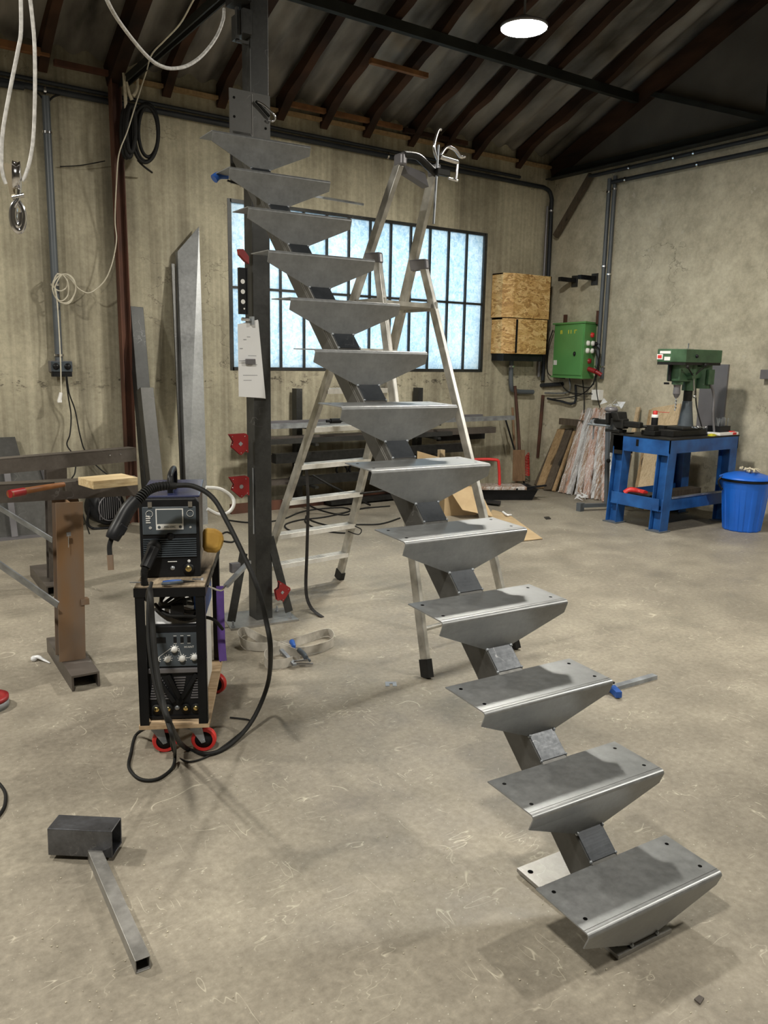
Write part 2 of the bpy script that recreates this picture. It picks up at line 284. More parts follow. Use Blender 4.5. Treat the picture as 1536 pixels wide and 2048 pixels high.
class MB:
    def __init__(s): s.v = []; s.f = []; s.mi = 0; s.T = None
    def add(s, vs, fs, sm=False):
        b = len(s.v); T = s.T
        s.v += [(T @ V(p)) if T else V(p) for p in vs]
        s.f += [(tuple(b + i for i in f), s.mi, sm) for f in fs]; return s
    def box(s, x0, x1, y0, y1, z0, z1):
        vs = [(x, y, z) for x in (x0, x1) for y in (y0, y1) for z in (z0, z1)]
        return s.add(vs, [(0, 1, 3, 2), (4, 6, 7, 5), (0, 4, 5, 1), (2, 3, 7, 6), (0, 2, 6, 4), (1, 5, 7, 3)])
    def cbox(s, c, sz, R=None):
        c = V(c); vs = []
        for i in (-.5, .5):
            for j in (-.5, .5):
                for k in (-.5, .5):
                    p = V((i * sz[0], j * sz[1], k * sz[2])); vs.append(c + (R @ p if R else p))
        return s.add(vs, [(0, 1, 3, 2), (4, 6, 7, 5), (0, 4, 5, 1), (2, 3, 7, 6), (0, 2, 6, 4), (1, 5, 7, 3)])
    def beam(s, p, q, w, h, up=None):
        p, q = V(p), V(q); a, b = frame(q - p, up); vs = []
        for c in (p, q):
            for i, j in ((-1, -1), (1, -1), (1, 1), (-1, 1)): vs.append(c + a * (i * w / 2) + b * (j * h / 2))
        return s.add(vs, [(3, 2, 1, 0), (4, 5, 6, 7), (0, 1, 5, 4), (1, 2, 6, 5), (2, 3, 7, 6), (3, 0, 4, 7)])
    def prof(s, p, q, poly, up=None, cap=True):      # extrude 2-D outline (side, up) from p to q
        p, q = V(p), V(q); a, b = frame(q - p, up); n = len(poly)
        vs = [c + a * x + b * y for c in (p, q) for x, y in poly]
        fs = [(i, (i + 1) % n, n + (i + 1) % n, n + i) for i in range(n)]
        if cap: fs += [tuple(range(n))[::-1], tuple(range(n, 2 * n))]
        return s.add(vs, fs)
    def hollow(s, p, q, w, h, t, up=None):           # square tube open at both ends
        p, q = V(p), V(q); a, b = frame(q - p, up); vs = []
        for c in (p, q):
            for k in (0, t):
                for i, j in ((-1, -1), (1, -1), (1, 1), (-1, 1)): vs.append(c + a * (i * (w / 2 - k)) + b * (j * (h / 2 - k)))
        fs = []
        for i in range(4):
            j = (i + 1) % 4; fs += [(i, j, 8 + j, 8 + i), (4 + j, 4 + i, 12 + i, 12 + j), (j, i, 4 + i, 4 + j), (8 + i, 8 + j, 12 + j, 12 + i)]
        return s.add(vs, fs)
    def angle(s, p, q, l, t, up=None, flip=1):
        return s.prof(p, q, [(0, 0), (flip * l, 0), (flip * l, t), (flip * t, t), (flip * t, l), (0, l)], up)
    def channel(s, p, q, w, h, t, up=None):          # open side down
        return s.prof(p, q, [(-w / 2, 0), (-w / 2 + t, 0), (-w / 2 + t, h - t), (w / 2 - t, h - t), (w / 2 - t, 0), (w / 2, 0), (w / 2, h), (-w / 2, h)], up)
    def ibeam(s, p, q, w, h, t, up=None):
        a = w / 2; b = h / 2; c = t / 2
        return s.prof(p, q, [(-a, -b), (a, -b), (a, -b + t), (c, -b + t), (c, b - t), (a, b - t), (a, b), (-a, b), (-a, b - t), (-c, b - t), (-c, -b + t), (-a, -b + t)], up)
    def extr(s, pts, d):                             # planar 3-D outline + depth vector
        pts = [V(p) for p in pts]; d = V(d); n = len(pts)
        return s.add(pts + [p + d for p in pts], [tuple(range(n))[::-1], tuple(range(n, 2 * n))] + [(i, (i + 1) % n, n + (i + 1) % n, n + i) for i in range(n)])
    def tube(s, P, r, seg=8, closed=False, spline=True, sub=6, flat=None):
        P = cr_path(P, closed, sub) if spline else [V(p) for p in P]; n = len(P); vs = []; fs = []
        t0 = (P[1] - P[0]).normalized(); a, b = frame(t0)
        rr = r if callable(r) else (lambda k: r)
        for i, p in enumerate(P):
            if closed: t = P[(i + 1) % n] - P[i - 1]
            else: t = P[min(i + 1, n - 1)] - P[max(i - 1, 0)]
            if t.length < 1e-9: t = t0
            t = t.normalized(); a = (a - t * a.dot(t)); a = a.normalized() if a.length > 1e-6 else frame(t)[0]; b = t.cross(a)
            R = rr(i / max(1, n - 1))
            for k in range(seg):
                an = 2 * PI * k / seg; vs.append(p + a * (R * math.cos(an)) + b * ((R if flat is None else R * flat) * math.sin(an)))
        m = n if closed else n - 1
        for i in range(m):
            j = (i + 1) % n
            for k in range(seg): l = (k + 1) % seg; fs.append((i * seg + k, i * seg + l, j * seg + l, j * seg + k))
        s.add(vs, fs, True)
        if not closed: s.add(vs[:seg], [tuple(range(seg))[::-1]]); s.add(vs[-seg:], [tuple(range(seg))])
        return s
    def cyl(s, p, q, r, r2=None, seg=20, sm=True):
        p, q = V(p), V(q); a, b = frame(q - p); r2 = r if r2 is None else r2
        vs = [c + a * (R * math.cos(2 * PI * k / seg)) + b * (R * math.sin(2 * PI * k / seg)) for c, R in ((p, r), (q, r2)) for k in range(seg)]
        s.add(vs, [(k, (k + 1) % seg, seg + (k + 1) % seg, seg + k) for k in range(seg)], sm)
        s.add(vs[:seg], [tuple(range(seg))[::-1]]); s.add(vs[seg:], [tuple(range(seg))]); return s
    def lathe(s, prof, o=(0, 0, 0), ax=(0, 0, 1), seg=28, sm=True, warp=None, cap=True):
        o = V(o); ax = V(ax).normalized(); a, b = frame(ax); n = len(prof); vs = []
        for r, z in prof:
            for k in range(seg):
                an = 2 * PI * k / seg; R = r * (warp(an, z) if warp else 1); vs.append(o + ax * z + a * (R * math.cos(an)) + b * (R * math.sin(an)))
        fs = [(i * seg + k, i * seg + (k + 1) % seg, (i + 1) * seg + (k + 1) % seg, (i + 1) * seg + k) for i in range(n - 1) for k in range(seg)]
        s.add(vs, fs, sm)
        if cap and prof[0][0] > 1e-4: s.add(vs[:seg], [tuple(range(seg))[::-1]])
        if cap and prof[-1][0] > 1e-4: s.add(vs[-seg:], [tuple(range(seg))])
        return s
    def ball(s, c, r, seg=12, sq=(1, 1, 1)):
        c = V(c); vs = []; fs = []; h = seg // 2
        for i in range(h + 1):
            for k in range(seg):
                th = PI * i / h; ph = 2 * PI * k / seg
                vs.append(c + V((r * sq[0] * math.sin(th) * math.cos(ph), r * sq[1] * math.sin(th) * math.sin(ph), r * sq[2] * math.cos(th))))
        for i in range(h):
            for k in range(seg): fs.append((i * seg + k, (i + 1) * seg + k, (i + 1) * seg + (k + 1) % seg, i * seg + (k + 1) % seg))
        return s.add(vs, fs, True)
    def ribbon(s, P, w, t=.002, side=None, sub=6, spline=True):    # flat strap: side = direction of its width, one vector or one per point
        per = side is not None and not isinstance(side, (tuple, Vector))
        Q = cr_path(P, False, sub) if spline else [V(p) for p in P]
        if per:
            W = cr_path([V(x) for x in side], False, sub) if spline else [V(x) for x in side]
        else: W = [V(side)] * len(Q)
        vs = []; fs = []
        for i, p in enumerate(Q):
            d = (Q[min(i + 1, len(Q) - 1)] - Q[max(i - 1, 0)]).normalized(); ws = W[i] - d * W[i].dot(d)
            ws = ws.normalized(); nn = d.cross(ws)
            for a, b in ((-1, -1), (1, -1), (1, 1), (-1, 1)): vs.append(p + ws * (a * w / 2) + nn * (b * t / 2))
        for i in range(len(Q) - 1):
            for k in range(4): l = (k + 1) % 4; fs.append((4 * i + k, 4 * i + l, 4 * i + 4 + l, 4 * i + 4 + k))
        fs += [(3, 2, 1, 0), tuple(4 * (len(Q) - 1) + k for k in range(4))]
        return s.add(vs, fs)
    def mesh(s, name, mats, inv=None, bevel=0):
        me = bpy.data.meshes.new(name)
        me.from_pydata([tuple(inv @ p) if inv else tuple(p) for p in s.v], [], [f[0] for f in s.f])
        for m in (mats if isinstance(mats, (list, tuple)) else [mats]): me.materials.append(M[m] if isinstance(m, str) else m)
        for p, f in zip(me.polygons, s.f): p.material_index = f[1]; p.use_smooth = f[2]
        me.validate(); me.update(); return me
def _link(name, me, parent=None, bevel=0):
    o = bpy.data.objects.new(name, me); COL.objects.link(o)
    if parent: o.parent = parent
    if bevel:
        b = o.modifiers.new('bevel', 'BEVEL'); b.width = bevel; b.segments = 2; b.limit_method = 'ANGLE'; b.angle_limit = .6
    return o
WM = {}
def thing(name, label, cat, loc=(0, 0, 0), rz=0.0, group=None, mat4=None):
    o = bpy.data.objects.new(name, None); COL.objects.link(o); o.empty_display_size = .1
    m = mat4 if mat4 is not None else Matrix.Translation(V(loc)) @ Matrix.Rotation(rz, 4, 'Z')
    o.matrix_world = m; WM[o.name] = m.copy(); o['label'] = label; o['category'] = cat
    if group: o['group'] = group
    return o
def part(mb, name, mt, parent, bevel=0, world=False, label=None):
    inv = None
    W = WM.get(parent.name)
    if world and W is not None: inv = W.inverted()
    o = _link(name, mb.mesh(name, mt, inv), parent, bevel)
    WM[o.name] = W.copy() if W is not None else Matrix.Identity(4)
    if label: o['label'] = label
    return o
def solo(mb, name, mt, label, cat, group=None, bevel=0):
    xs = [p.x for p in mb.v]; ys = [p.y for p in mb.v]; zs = [p.z for p in mb.v]
    c = V(((min(xs) + max(xs)) / 2, (min(ys) + max(ys)) / 2, min(zs)))
    o = _link(name, mb.mesh(name, mt, Matrix.Translation(-c)), None, bevel); o.location = c
    WM[o.name] = Matrix.Translation(c); o['label'] = label; o['category'] = cat
    if group: o['group'] = group
    return o
def struct(mb, name, mt):
    o = _link(name, mb.mesh(name, mt)); o['kind'] = 'structure'; WM[o.name] = Matrix.Identity(4); return o
def text(s, size, mt, parent, T, name='lettering', ext=.0006, sx=1.0, lettersp=1.0):
    cu = bpy.data.curves.new('t', 'FONT'); cu.body = s; cu.size = size; cu.extrude = ext; cu.align_x = 'CENTER'; cu.align_y = 'CENTER'; cu.space_character = lettersp
    t = bpy.data.objects.new('t', cu); COL.objects.link(t); dg = bpy.context.evaluated_depsgraph_get()
    me = bpy.data.meshes.new_from_object(t.evaluated_get(dg)); bpy.data.objects.remove(t, do_unlink=True)
    me.transform(T @ Matrix.Diagonal((sx, 1, 1, 1))); me.materials.clear(); me.materials.append(M[mt]); me.name = name
    return _link(name, me, parent)
def facing(o, xdir, zdir):     # matrix with local X along xdir, local Y up along zdir (text plane)
    x = V(xdir).normalized(); y = V(zdir).normalized(); z = x.cross(y)
    m = Matrix((x, y, z)).transposed().to_4x4(); m.translation = V(o); return m

# ================================================================== SETTING
b = MB(); b.box(-4.5, XR, -5, YB, -.1, 0); struct(b, 'floor', 'floor')
wx0, wx1, wz0, wz1 = 3.448, 6.81, 1.475, 3.11
b = MB()
b.box(-4.5, wx0, YB, YB + .25, 0, 4.25); b.box(wx1, XR + .2, YB, YB + .25, 0, 4.25)
b.box(wx0, wx1, YB, YB + .25, 0, wz0); b.box(wx0, wx1, YB, YB + .25, wz1, 4.25)
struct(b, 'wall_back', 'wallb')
RY = 1.3
b = MB(); b.extr([(XR, YB + .2, -.1), (XR, -5, -.1), (XR, -5, roofz(RY) - RS * (RY + 5) + .1), (XR, RY, roofz(RY) + .1), (XR, YB + .2, roofz(YB + .2) + .1)], (.25, 0, 0)); struct(b, 'wall_right', 'wallr')
b = MB(); b.extr([(-4.75, YB + .2, -.1), (-4.75, -5, -.1), (-4.75, -5, roofz(RY) - RS * (RY + 5) + .1), (-4.75, RY, roofz(RY) + .1), (-4.75, YB + .2, roofz(YB + .2) + .1)], (.25, 0, 0)); struct(b, 'wall_left', 'walld')
b = MB(); b.box(-4.5, XR, -5.2, -5, -.1, 4.5); struct(b, 'wall_front', 'walld')  # front and left walls are out of view, coloured dark to lower bounce light
# corrugated roof sheets, corrugations running down the slope
b = MB(); vs = []; fs = []; n = 0
xs = [-4.6 + i * .0295 for i in range(int(12.9 / .0295))]
for x in xs:
    dz = .028 * math.cos(2 * PI * x / .236)
    vs += [(x, YB + .35, roofz(YB + .35) + .06 + dz), (x, RY, roofz(RY) + .06 + dz), (x, -5.2, roofz(RY) - RS * (RY + 5.2) + .06 + dz)]
for i in range(len(xs) - 1):
    a = 3 * i; fs += [(a, a + 1, a + 4, a + 3), (a + 1, a + 2, a + 5, a + 4)]
b.add(vs, fs, True); struct(b, 'ceiling', 'sheet')
b = MB(); b.extr([(XR - .012, YB - .01, 3.9), (XR - .012, -4.9, 3.9), (XR - .012, RY, roofz(RY) - .02), (XR - .012, YB - .01, roofz(YB) - .02)], (.01, 0, 0)); struct(b, 'gable_shade_1', 'gable')  # added sheet, its dark colour standing in for shade on the upper gable
# window
wt = struct(MB().box(wx0 - .03, wx0 + .012, YB - .004, YB + .06, wz0 - .02, wz1 + .02).box(wx1 - .012, wx1 + .03, YB - .004, YB + .06, wz0 - .02, wz1 + .02)
            .box(wx0, wx1, YB - .004, YB + .06, wz1 - .014, wz1 + .02).box(wx0, wx1, YB - .004, YB + .06, wz0 - .02, wz0 + .014), 'window_1', 'dsteel')
b = MB()
for k in range(1, 12): x = wx0 + .28 * k; b.box(x - .010, x + .010, YB + .002, YB + .05, wz0, wz1)
b.box(wx0, wx1, YB + .004, YB + .05, 2.272, 2.296); part(b, 'window_bars', 'dsteel', wt)
part(MB().box(wx0, wx1, YB + .03, YB + .036, wz0, wz1), 'window_panes', 'glass', wt)

# rafters, purlins, battens
RAFC = 0
ORD = ['first', 'second', 'third', 'fourth', 'fifth', 'sixth', 'seventh', 'eighth', 'ninth', 'tenth']
RAFL = 'rotten red-brown rafter running up under the corrugated roof sheets'
RAFX = [1.75, 2.83, 3.36, 4.0, 4.5, 5.03, 5.63, 6.1, 6.57, 7.28, 1.2, .6]
for i, x in enumerate(RAFX):
    b = MB(); y0 = YB - .02; y1 = RY
    b.T = Matrix.Translation(V((x, 0, 0)))
    segs = 26; vs = []; fs = []
    for k in range(segs + 1):
        y = y0 + (y1 - y0) * k / segs; top = roofz(y) + .028
        wv = noise.noise(V((x * 3, y * 1.6, 0))) * .016; hh = .12 + .045 * noise.noise(V((x * 5, y * 2.7, 4)))
        if k == 0: hh = .2
        ww = .042 + .014 * noise.noise(V((x * 7, y * 2.2, 9)))
        vs += [(wv - ww, y, top), (wv + ww, y, top), (wv + ww, y, top - hh), (wv - ww, y, top - hh)]
    for k in range(segs):
        for j in range(4): l = (j + 1) % 4; fs.append((4 * k + j, 4 * k + l, 4 * k + 4 + l, 4 * k + 4 + j))
    fs.append((3, 2, 1, 0)); b.add(vs, fs)
    xs_ = sorted(q for q in RAFX if q > 2.3); ln = ('rotten dark red-brown roof rafter, %s to the right of the rusty column' % ORD[xs_.index(x)]) if x > 2.3 else ('rotten dark red-brown roof rafter, %s to the left of the rusty column' % ORD[sorted([q for q in RAFX if q < 2.3], reverse=True).index(x)])
    solo(b, 'roof_rafter', 'rafter', ln, 'rafter', 'rafters under the corrugated roof')
for yy, x0, x1 in ((6.42, 1.0, 7.85), (4.9, 1.0, 7.85)):
    z = roofz(yy) - .16; solo(MB().beam((x0, yy, z), (x1, yy, z), .06, .09), 'roof_purlin', 'truss',
        'dark steel purlin crossing under the rafters ' + ('nearest the back wall' if yy > 6 else 'higher up the roof'), 'purlin')
def batten(a, c, lab, m='batten', w=.05): solo(MB().beam(a, c, w, w * .9), 'batten', m, lab, 'batten')
batten((4.0, 7.62, 4.075), (5.42, 7.62, 4.075), 'long orange-brown batten nailed across the rafter ends above the window')
batten((5.45, 7.62, 4.06), (6.35, 7.62, 4.06), 'short dark batten at the rafter ends right of the orange one', 'rafter')
batten((4.52, 6.89, 4.37), (5.2, 6.89, 4.37), 'short orange batten between two rafters higher on the roof')
batten((.7, 7.6, 4.05), (1.78, 7.6, 4.05), 'orange-brown batten on top of the wall at the far left', w=.06)
batten((1.82, 7.62, 4.0), (2.28, 7.62, 4.0), 'red-brown batten beside the rusty column top', 'redoxide', .05)
b = MB(); b.box(2.5, XR, 7.68, YB, 4.0, 4.03); solo(b, 'wall_plate', 'plank', 'dark timber wall plate along the top of the back wall', 'beam')

# gable truss on the right wall
t = thing('roof_truss', 'dark steel truss lying against the right gable wall', 'truss', (7.86, 4.8, 3.9))
part(MB().beam((7.87, YB - .05, roofz(YB) - .12), (7.87, RY, roofz(RY) - .12), .12, .17), 'top_chord', 'rafter', t, world=True)
part(MB().angle((7.84, YB - .05, 3.86), (7.84, -4.9, 3.86), .11, .012), 'tie_beam', 'truss', t, world=True)
part(MB().beam((7.87, 4.83, 3.9), (7.87, 4.83, roofz(4.83) - .15), .08, .06), 'king_post', 'truss', t, world=True)
part(MB().beam((7.87, 6.34, 4.58), (7.87, 4.83, 3.97), .06, .05), 'strut', 'truss', t, world=True)
part(MB().beam((7.88, 7.079, 3.84), (7.88, 7.62, 3.18), .05, .07), 'knee_brace', 'plankdark', t, world=True)
# truss over the rusty column
t = thing('roof_truss', 'grey steel truss tie running from the rusty column towards the camera', 'truss', (2.35, 7.6, 3.9))
part(MB().beam((2.32, YB - .05, roofz(YB) - .10), (2.32, RY, roofz(RY) - .10), .11, .2), 'top_chord', 'rafter', t, world=True)
part(MB().beam((2.36, 7.62, 3.93), (2.36, .6, 3.93), .012, .06).beam((2.44, 7.62, 3.96), (2.44, .6, 3.96), .012, .06), 'tie_beam', 'truss', t, world=True)
solo(MB().ibeam((2.318, 7.615, 0), (2.318, 7.615, 4.0), .1, .09, .009, (1, 0, 0)), 'steel_column', 'redoxide', 'rusty red-brown steel column standing against the back wall', 'column')

# ================================================================== LAMP (seen)
LP = D(1048, 57, 6.8)
t = thing('high_bay_lamp', 'round glowing high bay lamp hanging under the corrugated roof', 'lamp', LP)
part(MB().lathe([(.0, 0), (.160, 0), (.160, -.004)], (0, 0, .002)), 'diffuser', 'lampglow', t)
part(MB().lathe([(.0, .012), (.163, .012), (.168, -.004), (.172, .018), (.13, .03), (.08, .05), (.05, .075), (.0, .08)], (0, 0, 0)), 'housing', 'greymet', t)
part(MB().cyl((0, 0, .07), (0, 0, roofz(LP.y) - LP.z + .02), .008), 'hanger', 'galv', t)

# ================================================================== STAIRCASE
SM = Matrix(((0.9978, 0.0658, 0.0009), (-0.0658, 0.9976, -0.0206), (-0.0023, 0.0204, 0.9998))).to_4x4(); SM.translation = V((1.735, 1.154, .16))
st = thing('mono_stringer_staircase', 'raw steel staircase with a central square stringer and thirteen folded sheet treads', 'staircase', mat4=SM)
RISE, RUN, W2, DP = .2052, .2335, .2635, .205
HC, HT, TB, WB = .05, .142, .039, .0545
def tread_mb():
    b = MB(); t = .004; r = .012
    # cross-section path (y, z) of the mid-surface top side, from rear edge forwards round the bend and down
    path = [(DP, 0)] + [(r * (1 - math.sin(a)) , r * math.cos(a) - r) for a in [0 + k * (PI / 2) / 6 for k in range(7)]]
    sl = TB / HT
    path += [(HC * sl, -HC), (TB, -HT)]
    wid = [W2] * 8 + [W2, WB]
    n = len(path); vs = []
    for sidez in (0, 1):
        for (y, z), w in zip(path, wid):
            i = path.index((y, z))
            # offset inward (towards +y/-z)
            if i == 0: oy, oz = 0, -t
            elif i >= 8: oy, oz = t, 0
            else:
                a = (i - 1) * (PI / 2) / 6; oy, oz = t * math.sin(a), -t * math.cos(a)
            for sx in (-1, 1): vs.append((sx * w, y + oy * sidez, z + oz * sidez))
    o2 = 2 * n
    fs = []
    for i in range(n - 1):
        a = 2 * i; fs.append((a, a + 2, a + 3, a + 1)); fs.append((o2 + a, o2 + a + 1, o2 + a + 3, o2 + a + 2))
        fs.append((a, o2 + a, o2 + a + 2, a + 2)); fs.append((a + 1, a + 3, o2 + a + 3, o2 + a + 1))
    fs.append((0, 1, o2 + 1, o2)); k = 2 * (n - 1); fs.append((k, o2 + k, o2 + k + 1, k + 1))
    b.add(vs, fs)
    for i in range(1, 7):      # smooth bend
        pass
    b.mi = 2
    b.box(-W2, W2, .0185, .0195, .0001, .0005)
    b.mi = 1
    for sx in (-1, 1):
        for yy in (.05, .17): b.lathe([(0, .0006), (.0062, .0006)], (sx * (W2 - .035), yy, 0), seg=12)
    return b
tm = None
for n in range(13):
    if tm is None:
        tm = tread_mb().mesh('tread', ['tread', 'hole', 'steel'])
        for p in tm.polygons: p.use_smooth = False
    o = _link('tread', tm, st); o.location = (0, n * RUN, n * RISE); WM[o.name] = SM.copy()
# stringer : straight square tube whose top face meets the trapezoid bottoms
SL = RISE / RUN; y0 = .006 ; TH = .112
def topz(y): return (y - .2725) * SL + .063
cosn = math.cos(math.atan(SL)); dv = TH / cosn
zf = -.148
def stringer():
    b = MB(); ya = (zf - .063) / SL + .2725; yb = 12 * RUN + .30
    pts = [(ya, zf), (ya + dv / SL, zf), (yb, topz(yb) - dv), (yb, topz(yb))]
    r = .007
    b.extr([(-WB, y, z) for y, z in pts], (2 * WB, 0, 0)); return b
part(stringer(), 'stringer', 'steel', st, bevel=.006)
b = MB()
for sx in (-1,):   # seam lines on the stringer's left side, pale colour imitating window sheen
    for k, off in enumerate((.030, .040)):
        ya = 6 * RUN; yb = 12 * RUN + .28
        b.beam((sx * (WB + .0004), ya, topz(ya) - off / cosn), (sx * (WB + .0004), yb, topz(yb) - off / cosn), .0014, .002)
part(b, 'seam_sheen', 'bareplate', st)
for n in range(12):
    b = MB(); a = (n + 1) * RUN + TB; ytop = a + .002; ybot = n * RUN + DP + .003
    nx = V((0, -SL, 1)).normalized() * .003
    p = [V((-WB + .004, ybot, topz(ybot))), V((WB - .004, ybot, topz(ybot))), V((WB - .004, ytop, topz(ytop))), V((-WB + .004, ytop, topz(ytop)))]
    b.extr(p, nx); part(b, 'cover_plate', 'cover', st, bevel=.001)
b = MB()
for n in range(13):
    for sx in (-1, 1):
        b.ball((sx * (WB - .004), n * RUN + TB - .002, n * RISE - HT), .0065, 8)
        if n < 12: b.ball((sx * (WB - .004), n * RUN + DP + .004, n * RISE + .008), .005, 8)
w_ = part(b, 'tack_welds', 'galv', st); w_['kind'] = 'stuff'
b = MB(); b.box(-.108, .106, .03, .455, -.16, -.148); b.mi = 1
for x_, y_ in ((-.083, .42), (.083, .42), (-.083, .065), (.083, .065)): b.lathe([(0, 0), (.009, 0)], (x_, y_, -.1474), seg=14)
part(b, 'base_plate', ['bareplate', 'hole'], st)
b = MB()
for sx in (-1, 1):
    b.extr([(sx * .052, .035, -.148), (sx * .052, .09, -.148), (sx * .052, .09, -.10)], (sx * .006, 0, 0))
    b.cyl((sx * .083, .065, -.148), (sx * .083, .065, -.128), .006)
part(b, 'foot_gusset', 'blackpaint', st)
# upright mounting plate behind the top tread
pl = thing_plate = MB(); A = [Y(457, 183, 4.27), Y(538, 185, 4.27)]
b = MB(); b.box(1.905, 2.143, 4.262, 4.272, 2.52, 3.0); b.mi = 1
for x_, z_ in ((1.93, 2.955), (2.115, 2.94), (1.93, 2.86), (2.115, 2.83)): b.cyl((x_, 4.2615, z_), (x_, 4.2605, z_), .007, seg=12)
part(b, 'mounting_plate', ['steel', 'hole'], st, world=True)
b = MB(); b.beam((2.035, 4.259, 2.52), (2.035, 4.259, 2.99), .0015, .0015); part(b, 'scribed_line', 'bareplate', st, world=True)

# ================================================================== SUPPORT POST
pt = thing('steel_post', 'tall dark square steel post on a bolted base plate behind the top of the staircase', 'post', (2.085, 4.335, 0))
part(MB().hollow((2.085, 4.335, .012), (2.095, 4.335, 4.6), .108, .108, .006, (0, 1, 0)), 'post', 'dsteel', pt, bevel=.004, world=True)
b = MB(); P = [Z(462, 1262), Z(598, 1242), Z(598, 1242) + V((.03, .26, 0)), Z(445, 1240) + V((.03, .1, 0))]
P = [V((p.x, p.y, 0)) for p in P]; b.extr(P, (0, 0, .012)); part(b, 'base_plate', 'bareplate', pt, world=True)
for q0, q1 in (((1.96, 4.30, .44), (1.85, 4.25, .045)), ((2.135, 4.30, .52), (2.225, 4.225, .05))):
    part(MB().beam(q0, q1, .05, .008, (0, -1, .2)), 'brace', 'dsteel', pt, world=True)
for x_, y_ in ((1.855, 4.235), (1.815, 4.29), (2.225, 4.215), (2.215, 4.37)):
    part(MB().cyl((x_, y_, .012), (x_, y_, .05), .006).cyl((x_, y_, .014), (x_, y_, .024), .012, seg=6, sm=False), 'bolt', 'galv', pt, world=True)
part(MB().beam((2.029, 4.30, .55), (2.029, 4.30, .95), .002, .014), 'weld_spatter', 'galv', pt, world=True)

# things on the post
def magnet(p0, s, label, tilt=0, ax=(1, 0, 0), face='red', round_=False):
    # arrow-shaped welding magnet: outline in (x right, z down) unit of s, lying in the plane of ax
    out = [(0, 0), (.88, -.02), (1, .08), (1.0, .95), (.84, .86), (.60, 1.05), (.12, .62), (.22, .36)]
    R = Matrix.Rotation(tilt, 3, 'Y'); a = V(ax).normalized(); nrm = a.cross(V((0, 0, 1)))
    T = lambda x, z: V(p0) + (a * (R @ V((x, 0, -z))).x + V((0, 0, 1)) * (R @ V((x, 0, -z))).z) * s
    t = thing('welding_magnet', label, 'magnet', T(.5, .5))
    for k, off in enumerate((-.012, .010)):
        part(MB().extr([T(x, z) + nrm * -off for x, z in out], nrm * -.002), 'side_plate', face, t, world=True)
    part(MB().extr([T(x * .86 + .07, z * .86 + .06) + nrm * .011 for x, z in out], nrm * -.021), 'magnet_core', 'cast', t, world=True)
    b = MB(); c = T(.58, .48); q = c + nrm * .0145
    if round_: b.cyl(q, q + nrm * .001, s * .1)
    else: b.cyl(q, q + nrm * .001, s * .12, seg=4, sm=False)
    part(b, 'centre_hole', 'galv', t, world=True)
    b = MB()
    for x, z in ((.16, .1), (.82, .12), (.14, .5), (.6, .93), (.9, .82)): q = T(x, z) + nrm * .0125; b.ball(q, s * .03, 6)
    part(b, 'rivet', 'chrome', t, world=True)
    return t
magnet((1.878, 4.30, 1.155), .118, 'dark red arrow magnet stuck on the left of the steel post, higher of the pair')
magnet((1.876, 4.30, .905), .122, 'faded red arrow magnet stuck on the left of the steel post, lower of the pair', round_=True)
t = thing('welding_magnet', 'small red magnet wedge on the steel post above the spirit level', 'magnet', (1.98, 4.3, 2.13))
part(MB().extr([(1.958, 4.29, 2.185), (1.985, 4.29, 2.187), (2.018, 4.29, 2.15), (2.018, 4.29, 2.11), (1.995, 4.29, 2.125), (1.962, 4.29, 2.155)], (0, .03, 0)), 'side_plate', 'red', t, world=True)
magnet((2.150, 4.215, .262), .10, 'red magnet on the right brace at the foot of the steel post', tilt=.65)
# spirit level
t = thing('spirit_level', 'short black spirit level stuck upright on the steel post', 'level', (1.985, 4.3, 1.832))
part(MB().box(1.950, 1.992, 4.275, 4.30, 1.832, 2.085).box(1.992, 2.0, 4.27, 4.305, 1.832, 2.085), 'body', 'blackp', t, world=True, bevel=.002)
for z_ in (2.01, 1.955, 1.90):
    part(MB().lathe([(0, .001), (.013, 0)], (1.970, 4.274, z_), (0, -1, 0), seg=14), 'vial', 'white', t, world=True)
part(MB().lathe([(0, .001), (.005, 0)], (1.977, 4.274, 1.862), (0, -1, 0), seg=10), 'hang_hole', 'white', t, world=True)
# drawings with clamp
t = thing('drawing_sheets', 'folded white paper drawing sheets hanging on the steel post', 'paper', (2.0, 4.26, 1.36))
part(MB().extr([(1.932, 4.268, 1.775), (2.055, 4.262, 1.805), (2.085, 4.255, 1.362), (1.926, 4.255, 1.372)], (0, .001, 0)), 'front_sheet', 'paper', t, world=True)
part(MB().extr([(1.945, 4.272, 1.77), (2.060, 4.268, 1.80), (2.098, 4.262, 1.358), (1.95, 4.262, 1.372)], (0, .001, 0)), 'back_sheet', 'paper', t, world=True)
b = MB()
for x_, z_, w_ in ((1.963, 1.69, .018), (1.94, 1.64, .018), (1.985, 1.705, .02), (1.99, 1.60, .05), (1.985, 1.55, .06), (1.955, 1.49, .09), (1.957, 1.462, .05)): b.box(x_, x_ + w_, 4.2535 + (z_ - 1.36) * .02, 4.2545 + (z_ - 1.36) * .02, z_, z_ + .004)
part(b, 'print_lines', 'paperprint', t, world=True)
t = thing('toggle_clamp', 'small steel clamp gripping the top of the paper sheets', 'clamp', (1.99, 4.26, 1.79))
part(MB().box(1.96, 2.02, 4.245, 4.275, 1.795, 1.808).box(2.005, 2.02, 4.235, 4.275, 1.775, 1.82), 'jaw', 'galv', t, world=True)
part(MB().cyl((1.95, 4.25, 1.803), (1.99, 4.25, 1.803), .01), 'screw', 'chrome', t, world=True)
solo(MB().box(1.965, 2.025, 4.235, 4.249, 1.555, 1.585).cyl((1.925, 4.242, 1.572), (1.968, 4.242, 1.574), .0015), 'magnet_block', 'greymet', 'small grey magnet block holding the middle of the paper sheets', 'magnet', bevel=.003)
